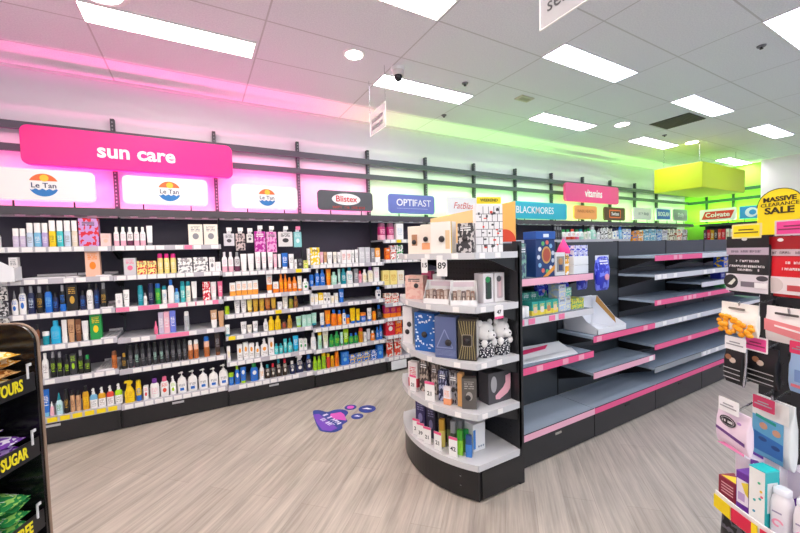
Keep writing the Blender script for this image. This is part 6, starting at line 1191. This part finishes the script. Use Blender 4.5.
fr(t, 'picture_band', rect(-.061, .061, -.215, -.147), mat('d9d4dc', .4), D)
fr(t, 'round_picture', circ(-.046, -.178, .022, .028, 20), mat('2a2a2c', .4), D-.001); fr(t, 'picture_mark', [(-.055, -.19), (-.035, -.165), (-.03, -.172), (-.042, -.192)], mat('dfe2d8', .4), D-.002)
fr(t, 'grey_bar', rect(-.015, .05, -.195, -.175), mat('77727c', .4), D-.001); fr(t, 'pale_tip', rect(.025, .06, -.196, -.176), mat('eceaee', .4), D-.002); fr(t, 'oval_mark', circ(.045, -.16, .016, .01, 18), mat('4a464e', .4), D-.001)
hook(1.84, .551, 1.612, .3)
t = pack2('hanging_pack', 1.802, .428, 1.615, YAW, .112, .214, .03, 'd61c28', 'red and white hanging pack below the pink ticket', sx=1.18)
fr(t, 'header', rect(-.056, .056, -.045, 0), mat('a01a22', .3), D); MB().prism(circ(-.02, -.012, .008, .006, 14), D-.001, D, 'y').build('hang_hole', mat('e3dfe0', .4), t)
fr(t, 'brand_band', rect(-.056, .056, -.068, -.045), mat('c9b4bd', .4), D); scribble(t, -.042, .042, -.057, .009, mat('7f6670', .5), D-.001, 2)
for z, a_, b_ in ((-.092, -.005, .05), (-.114, -.02, .05)): scribble(t, a_, b_, z, .009, mat('f6e4e4', .5), D-.001, int(-z*1000))
fr(t, 'picture_band', rect(-.056, .056, -.203, -.142), mat('e6dadd', .4), D); fr(t, 'oval_mark', circ(-.035, -.172, .024, .026, 20), mat('d3c6c6', .4), D-.001); fr(t, 'red_mark', rect(.0, .05, -.19, -.17), mat('c04a50', .4), D-.001)
hook(1.795, .428, 1.605, .3)
# clearance signs
for k, (dx, dy) in enumerate(((0, 0), (-.078, -.150))):
    t = SS = thing('sale_sign', ['yellow arched clearance sale sign above the hanging packs', 'second yellow arched sale sign, cut off by the photo edge'][k], 'sale sign', (1.949+dx, .50+dy, 1.625), R(YAW), 'yellow clearance signs')
    P = [(-.064, 0), (.064, 0), (.064, .11)] + [(.064*math.cos(R(a)), .11+.064*math.sin(R(a))) for a in range(10, 180, 10)] + [(-.064, .11)]
    t.scale = (1.25, 1, 1); MB().prism(P, 0, .003, 'y').build('board', mat('fbe312', .45), t)
    Q = [(.066*math.cos(R(a)), .11+.066*math.sin(R(a))) for a in range(0, 181, 10)]
    MB().prism(Q + [(x*.96, .11+(z-.11)*.96) for x, z in Q[::-1]], -.001, 0, 'y').build('outline', mat('5a4a12', .5), t)
    K = mat('3a3010', .5)
    text('lettering', 'MASSIVE', .025, K, t, (0, -.001, .135), .025, sx=1.0); text('lettering', 'CLEARANCE', .0195, K, t, (0, -.001, .115), -.004, sx=.98); text('lettering', 'SALE', .034, K, t, (0, -.001, .091), .03, sx=1.15)
    MB().box(-.008, .008, .003, .008, -.02, .1).build('stem', DARK, t)
def ticket2(x, y, z0, z1, w, m, lab, yaw=YAW, border=None, lines='clearance\nprice'):
    t = thing('price_ticket_card', lab, 'price ticket', (x, y, (z0+z1)/2), R(yaw), 'coloured tickets on the near hooks')
    h = z1-z0
    MB().prism(rrect(-w/2, w/2, -h/2, h/2, .003), 0, .002, 'y').build('card', border or m, t)
    if border: MB().prism(rrect(-w*.44, w*.44, -h*.40, h*.40, .002), -.001, 0, 'y').build('colour_field', m, t)
    for k, wf in enumerate((.25, .4)): MB().box(-w*wf, w*wf, -.002, -.0005, h*(.06-.2*k), h*(.14-.2*k)).build('print_line', mat('6a5a20' if m is PTY2 else '8a2a50' if m is PNK2 else '9a9aa0', .5), t)
PTY2, PNK2, WHT2 = mat('fae41a', .45), mat('e84a98', .45), mat('f0f0f4', .45)
ticket2(1.835, .560, 1.613, 1.668, .112, PTY2, 'yellow ticket above the black and white hanging pack', border=mat('e8dc9a', .5))
ticket2(1.779, .42, 1.618, 1.672, .12, PNK2, 'pink ticket in a pale frame above the red hanging pack', border=mat('d8c4cc', .5))
# gummy pack and pink pack
t = pack2('hanging_pack', 1.599, .502, 1.392, YAW, .098, .105, .02, 'e9e6e0', 'white hanging pack holding orange gummy sweets', cat='sweet pack', sx=1.28)
fr(t, 'hang_slot', rrect(-.022, .022, -.022, -.015, .003), mat('77706a', .4), -.0115)
rr = random.Random(11); g = MB()
for k in range(34):
    x, z = rr.uniform(-.046, .04), -.058 - rr.uniform(0, .036) + rr.uniform(-.012, .018)
    g.ball((x, -.012+rr.uniform(-.004, .002), z), rr.uniform(.007, .012), .006, rr.uniform(.006, .01), 8, 6)
g.build('gummy_sweets', mat('f0a018', .25), t)['kind'] = 'stuff'
hook(1.60, .502, 1.377, .4)
t = pack2('hanging_pack', 1.722, .412, 1.374, YAW, .118, .122, .022, 'e6e0e0', 'white hanging pack with a slanted coral pink band', sx=1.2)
fr(t, 'pink_band', [(-.058, -.045), (.058, -.06), (.058, -.105), (-.058, -.085)], mat('e88a90', .4), -.0125); fr(t, 'hang_slot', rrect(-.03, .03, -.026, -.018, .003), mat('4a4648', .4), -.0125)
fr(t, 'script_line', [(-.03, -.062), (.04, -.072), (.04, -.078), (-.03, -.068)], mat('f6e8ea', .4), -.0135)
hook(1.715, .412, 1.354, .3)
ticket2(1.598, .513, 1.228, 1.274, .072, WHT2, 'white ticket below the orange gummy sweets'); ticket2(1.598, .460, 1.236, 1.286, .073, PNK2, 'pink ticket below the orange gummy sweets', border=mat('f0e8ec', .5)); ticket2(1.598, .35, 1.248, 1.287, .08, mat('e0386a', .45), 'deep pink ticket below the coral banded pack')
for x, y, zt, w, h, lab in ((1.751, .560, 1.215, .070, .148, 'black hanging pack with brown picture, next to white hook rod'), (1.752, .484, 1.224, .104, .142, 'black hanging pack with brown picture, under the pink ticket')):
    t = pack2('hanging_pack', x, y, zt, YAW, w, h, .03, '1a191c', lab)
    for k, dx in enumerate((-.012, .004)): fr(t, 'picture', circ(dx, -.048-.01*k, .012, .010, 14), mat(['9a6a4a', 'd8c4b4'][k], .4), -.0165)
    for k in range(3): fr(t, 'white_line', rect(-w*.46, w*.46, -.092-.018*k, -.0895-.018*k), mat('c3c3c6', .4), -.0165)
    hook(x-.03, y, zt-.012, .3)
MB().tube([(1.61, .487, 1.262), (1.68, .508, 1.17), (1.70, .520, 1.075)], .004, 8).build('ticket_arm', CHROME, rd)
t = pack2('hanging_pack', 1.79, .40, 1.20, YAW, .05, .09, .02, 'cfcfd2', 'small silver and black hanging pack beside the pale blue pack'); fr(t, 'dark_print', rect(-.022, .022, -.07, -.03), mat('2c2c30', .4), -.0115)
t = pack2('hanging_pack', 1.72, .372, 1.232, YAW, .085, .14, .03, '9fc0e6', 'pale blue hanging pack at the photo edge'); fr(t, 'print', rect(-.02, .03, -.1, -.06), mat('7a9ad0', .4), -.0165); fr(t, 'print_line', rect(-.03, .03, -.12, -.11), mat('e07a8a', .4), -.0165)
hook(1.74, .372, 1.213, .3)
# bare hook rods
for y, z, x in ((.60, 1.075, 1.82), (.585, 1.055, 1.80), (.52, 1.09, 1.72), (.36, 1.10, 1.70), (.30, 1.36, 1.75), (.30, 1.6, 1.8), (.2, 1.6, 1.8), (.2, 1.36, 1.8), (.2, 1.1, 1.8)): hook(x, y, z, .3)
# pads pack
t = pack2('hanging_pack', 1.601, .513, 1.018, YAW-4, .122, .165, .03, 'ecd8ea', 'pale pink pads pack with black oval logo'); t.scale = (1, 1, .82)
fr(t, 'oval_logo', circ(-.008, -.052, .031, .022, 24), mat('2c2a30', .4), -.0165); fr(t, 'oval_ring', circ(-.008, -.052, .026, .0175, 24), mat('d8d0d8', .4), -.0170); fr(t, 'oval_field', circ(-.008, -.052, .024, .0155, 24), mat('2c2a30', .4), -.0175)
scribble(t, -.026, .012, -.052, .010, mat('f4f0f4', .4), -.0185, 7)
fr(t, 'purple_band', [(-.055, -.092), (.055, -.112), (.055, -.126), (-.055, -.104)], mat('6a3f86', .4), -.0165); fr(t, 'small_logo', circ(.035, -.04, .008, .006, 14), mat('b08ac8', .4), -.0165); fr(t, 'pink_foot', [(-.02, -.15), (.055, -.155), (.055, -.165), (-.05, -.165)], mat('f08ac0', .4), -.0165)
ticket2(1.578, .522, 1.010, 1.058, .072, WHT2, 'white ticket standing on the pale pink pads pack')
hook(1.59, .515, 1.006, .4)
# swim nappy pack
t = pack2('hanging_pack', 1.722, .442, 1.05, YAW, .118, .262, .04, 'dde2e6', 'blue hanging pack picturing two small children, over the boxes'); t.scale = (1, 1, .84)
DD = -.0212
fr(t, 'header', rect(-.058, .058, -.08, .0), mat('e6e8e6', .4), DD); fr(t, 'blue_field', rect(-.058, .042, -.25, -.08), mat('5fa6cf', .4), DD+.0004); fr(t, 'teal_title', [(-.045, -.075), (.02, -.088), (.02, -.10), (-.045, -.088)], mat('1f9a8a', .4), DD-.001)
for x, z in ((-.02, -.118), (.022, -.128)): fr(t, 'face_picture', circ(x, z, .013, .014, 16), mat('c99a80', .5), DD-.001)
fr(t, 'water_print', [(-.053, -.15), (.042, -.165), (.042, -.23), (-.053, -.23)], mat('2f70b8', .4), DD-.0005)
for x, z in ((-.022, -.175), (.02, -.19)): fr(t, 'shape_print', circ(x, z, .014, .009, 14), mat('1f4a8a', .4), DD-.001)
ticket2(1.680, .462, 1.016, 1.062, .07, mat('c03a60', .45), 'dull red ticket on the blue childrens pack')
hook(1.70, .445, 1.05, .3)
# boxes on the tray, standing along its curved edge
def onarc(ang, inset): return CX2-(.76-inset)*math.cos(R(ang)), CY2+(.76-inset)*math.sin(R(ang))
Z2 = .66
x, y = 1.651, .548; t = carton('carton', x, y, Z2, -116, .066, .075, .06, '8a2038', 'low maroon carton with yellow top on the curved tray'); MB().prism([(-.025, .005), (.031, .005), (.031, .055), (.005, .055)], .075, .0765).build('top_print', mat('f0d020', .45), t)
for k in range(4): front(t, 'print_line', rect(-.02, .024, .02+.011*k, .024+.011*k), mat('d8a0a8', .5))
x, y = 1.611, .492; t = carton('carton', x, y, Z2, -112, .044, .142, .06, '6a2f9e', 'purple carton with white and yellow front and pointed hang tab', bev=.002)
front(t, 'white_front', rect(-.018, .019, .03, .115), mat('e6e0ee', .45)); front(t, 'yellow_mark', [(-.003, .105), (.019, .115), (.019, .065), (.01, .073)], mat('e8d040', .45), -.002); front(t, 'print', rect(-.013, .008, .042, .07), mat('b9a0d0', .45), -.002)
MB().prism([(-.022, .142), (.022, .142), (.022, .155), (.0, .178), (-.022, .172)], .058, .06, 'y').build('hang_tab', mat('7a46b0', .45), t); MB().prism(rrect(-.013, .006, .15, .163, .003), .056, .058, 'y').build('tab_slot', mat('e4e0ea', .45), t)
x, y = 1.586, .449; t = carton('carton', x, y, Z2, -110, .047, .185, .055, 'eef0f0', 'tall white carton with teal side and top on the curved tray', bev=.002)
MB().box(.0238, .025, .0, .055, 0, .185).build('teal_side', mat('1fb0b8', .4), t); MB().box(-.0235, .025, .0, .056, .1852, .188).build('teal_top', mat('22c4c8', .4), t)
MB().box(.0251, .0256, .008, .048, .05, .15).build('side_label', mat('dfe6ea', .45), t)
for px, pz, cc in ((-.006, .078, '2fb0b0'), (.010, .09, '40b8b0'), (.007, .142, '3fb08a'), (.013, .116, 'e8c040'), (.015, .099, 'e06a80'), (-.007, .039, '2f90b0')): front(t, 'leaf_print', circ(px, pz, .004, .004, 12), mat(cc, .45))
for k, (x, y, w_, h_) in enumerate(((1.690, .515, .06, .165), (1.715, .455, .07, .18), (1.71, .38, .08, .17))):
    t = carton('carton', x, y, Z2, -116, w_, h_, .05, 'ddd6e6' if k != 1 else 'e8e6ec', '%s carton with pale front and purple folded corner, behind the tall teal carton' % ['first', 'second', 'third'][k], bev=.002)
    front(t, 'purple_corner', [(-w_*.4, 0), (w_*.5, 0), (w_*.5, .13), (-w_*.4, .05)], mat('6a35a8', .45)); MB().prism([(-.025, h_), (.025, h_), (.025, h_+.02), (-.01, h_+.026)], .047, .05, 'y').build('hang_tab', mat('6f3ab0', .45), t)
for k, (x, y) in enumerate(((1.604, .392), (1.585, .335), (1.66, .345), (1.57, .275), (1.65, .285))):
    t = thing('lotion_bottle', 'white rounded bottle with pink swirl, %s on the curved tray' % ['front edge beside teal carton', 'second along the front edge', 'in the second row', 'third along the front edge', 'second in the back row'][k], 'bottle', (x, y, Z2+.0006), R(-100), 'white bottles with pink swirl')
    q = .78
    MB().sweep([(0, .030*q, .03*q), (.006*q, .033*q, .033*q), (.12*q, .033*q, .033*q), (.15*q, .029*q, .029*q), (.165*q, .02*q, .022*q)], 24, 3.).build('body', mat('e6e3ec', .3), t)
    MB().sweep([(.165*q, .027*q, .026*q), (.185*q, .026*q, .025*q), (.188*q, .02*q, .02*q)], 20, 3.).build('cap', mat('dfe2ee', .25), t)
    MB().prism([(.018*q*math.cos(R(a)), .05*q+.016*q*math.sin(R(a))) for a in range(0, 300, 20)] + [(.011*q*math.cos(R(a)), .05*q+.009*q*math.sin(R(a))) for a in range(290, -1, -20)], -.0345*q, -.0325*q, 'y').build('pink_swirl', mat('ee9ab8', .4), t)
    MB().box(-.018*q, .012*q, -.034*q, -.0325*q, .09*q, .096*q).build('print_line', mat('9a90b0', .5), t)
# dark items under the tray
for k, (ang, ins, cc) in enumerate(((33, .03, '17171a'), (27, .04, '2a3a5a'), (21, .05, '1c1c22'))):
    x, y = onarc(ang, ins); product('pouch', (x, y, .50), (.09, .05, .13), cc, 'black', '5a5a66', 4, '%s dark pouch hanging under the curved tray' % PLACE[k], 'dark pouches under the tray', R(-118))
# ------------------------------------------------------------------ light
def area(name, loc, sx, sy, col, power, rot=(0, 0, 0)):
    l = bpy.data.lights.new(name, 'AREA'); l.shape = 'RECTANGLE'; l.size = sx; l.size_y = sy; l.color = col; l.energy = power
    o = bpy.data.objects.new(name, l); COL.objects.link(o); o.location = loc; o.rotation_euler = rot; return o
# coloured LED strips lying on the shelving canopy, shining up the wall and onto the ceiling
for x0, x1, c, d, col, pw in ((-1.64, 2.09, 'ff2aa8', 'pink', (1, .09, .42), PINK_W), (2.14, 10.7, '8cff20', 'green', (.45, 1, .22), GREEN_W)):
    o = MB().box(x0, x1, 4.365, 4.395, 2.066, 2.082).build('light_strip', mat(c, .5, 0, 1.5)); tag(o, '%s light strip lying along the top of the shelving canopy' % d, 'light strip')
    area(d+'_strip_glow', ((x0+x1)/2, 4.38, 2.088), x1-x0, .03, col, pw, (R(180), 0, 0))
o = MB().box(10.98, 11.01, 3.16, 4.4, 2.066, 2.082).build('light_strip', mat('8cff20', .5, 0, 1.5)); tag(o, 'short green light strip above the green wall bays', 'light strip')
area('end_strip_glow', (10.995, 3.8, 2.09), .03, 1.2, (.45, 1, .22), GREEN_W*.3, (R(180), 0, 0))
w = bpy.data.worlds.new('open_front_fill'); SC.world = w; w.use_nodes = True  # even bluish ambient fill, added to come in through the unseen open front
w.node_tree.nodes['Background'].inputs[0].default_value = (.74, .87, 1, 1); w.node_tree.nodes['Background'].inputs[1].default_value = FRONT_FILL
# ------------------------------------------------------------------ camera
cam = bpy.data.cameras.new('camera'); co = bpy.data.objects.new('camera', cam); COL.objects.link(co); SC.camera = co
r_, d_, f_ = CAM
co.matrix_world = Matrix(((r_[0], -d_[0], -f_[0], 0), (r_[1], -d_[1], -f_[1], 0), (r_[2], -d_[2], -f_[2], 1.6), (0, 0, 0, 1)))
cam.sensor_width = 36; cam.lens = 36*361.447/800; cam.clip_start = .02; cam.clip_end = 100
vs = SC.view_settings
SC.display_settings.display_device = 'sRGB'
vs.view_transform = 'Standard'; vs.look = 'None'; vs.gamma = 1; vs.use_curve_mapping = False; vs.exposure = EXPO
SC.cycles.max_bounces = 8; SC.cycles.diffuse_bounces = 5
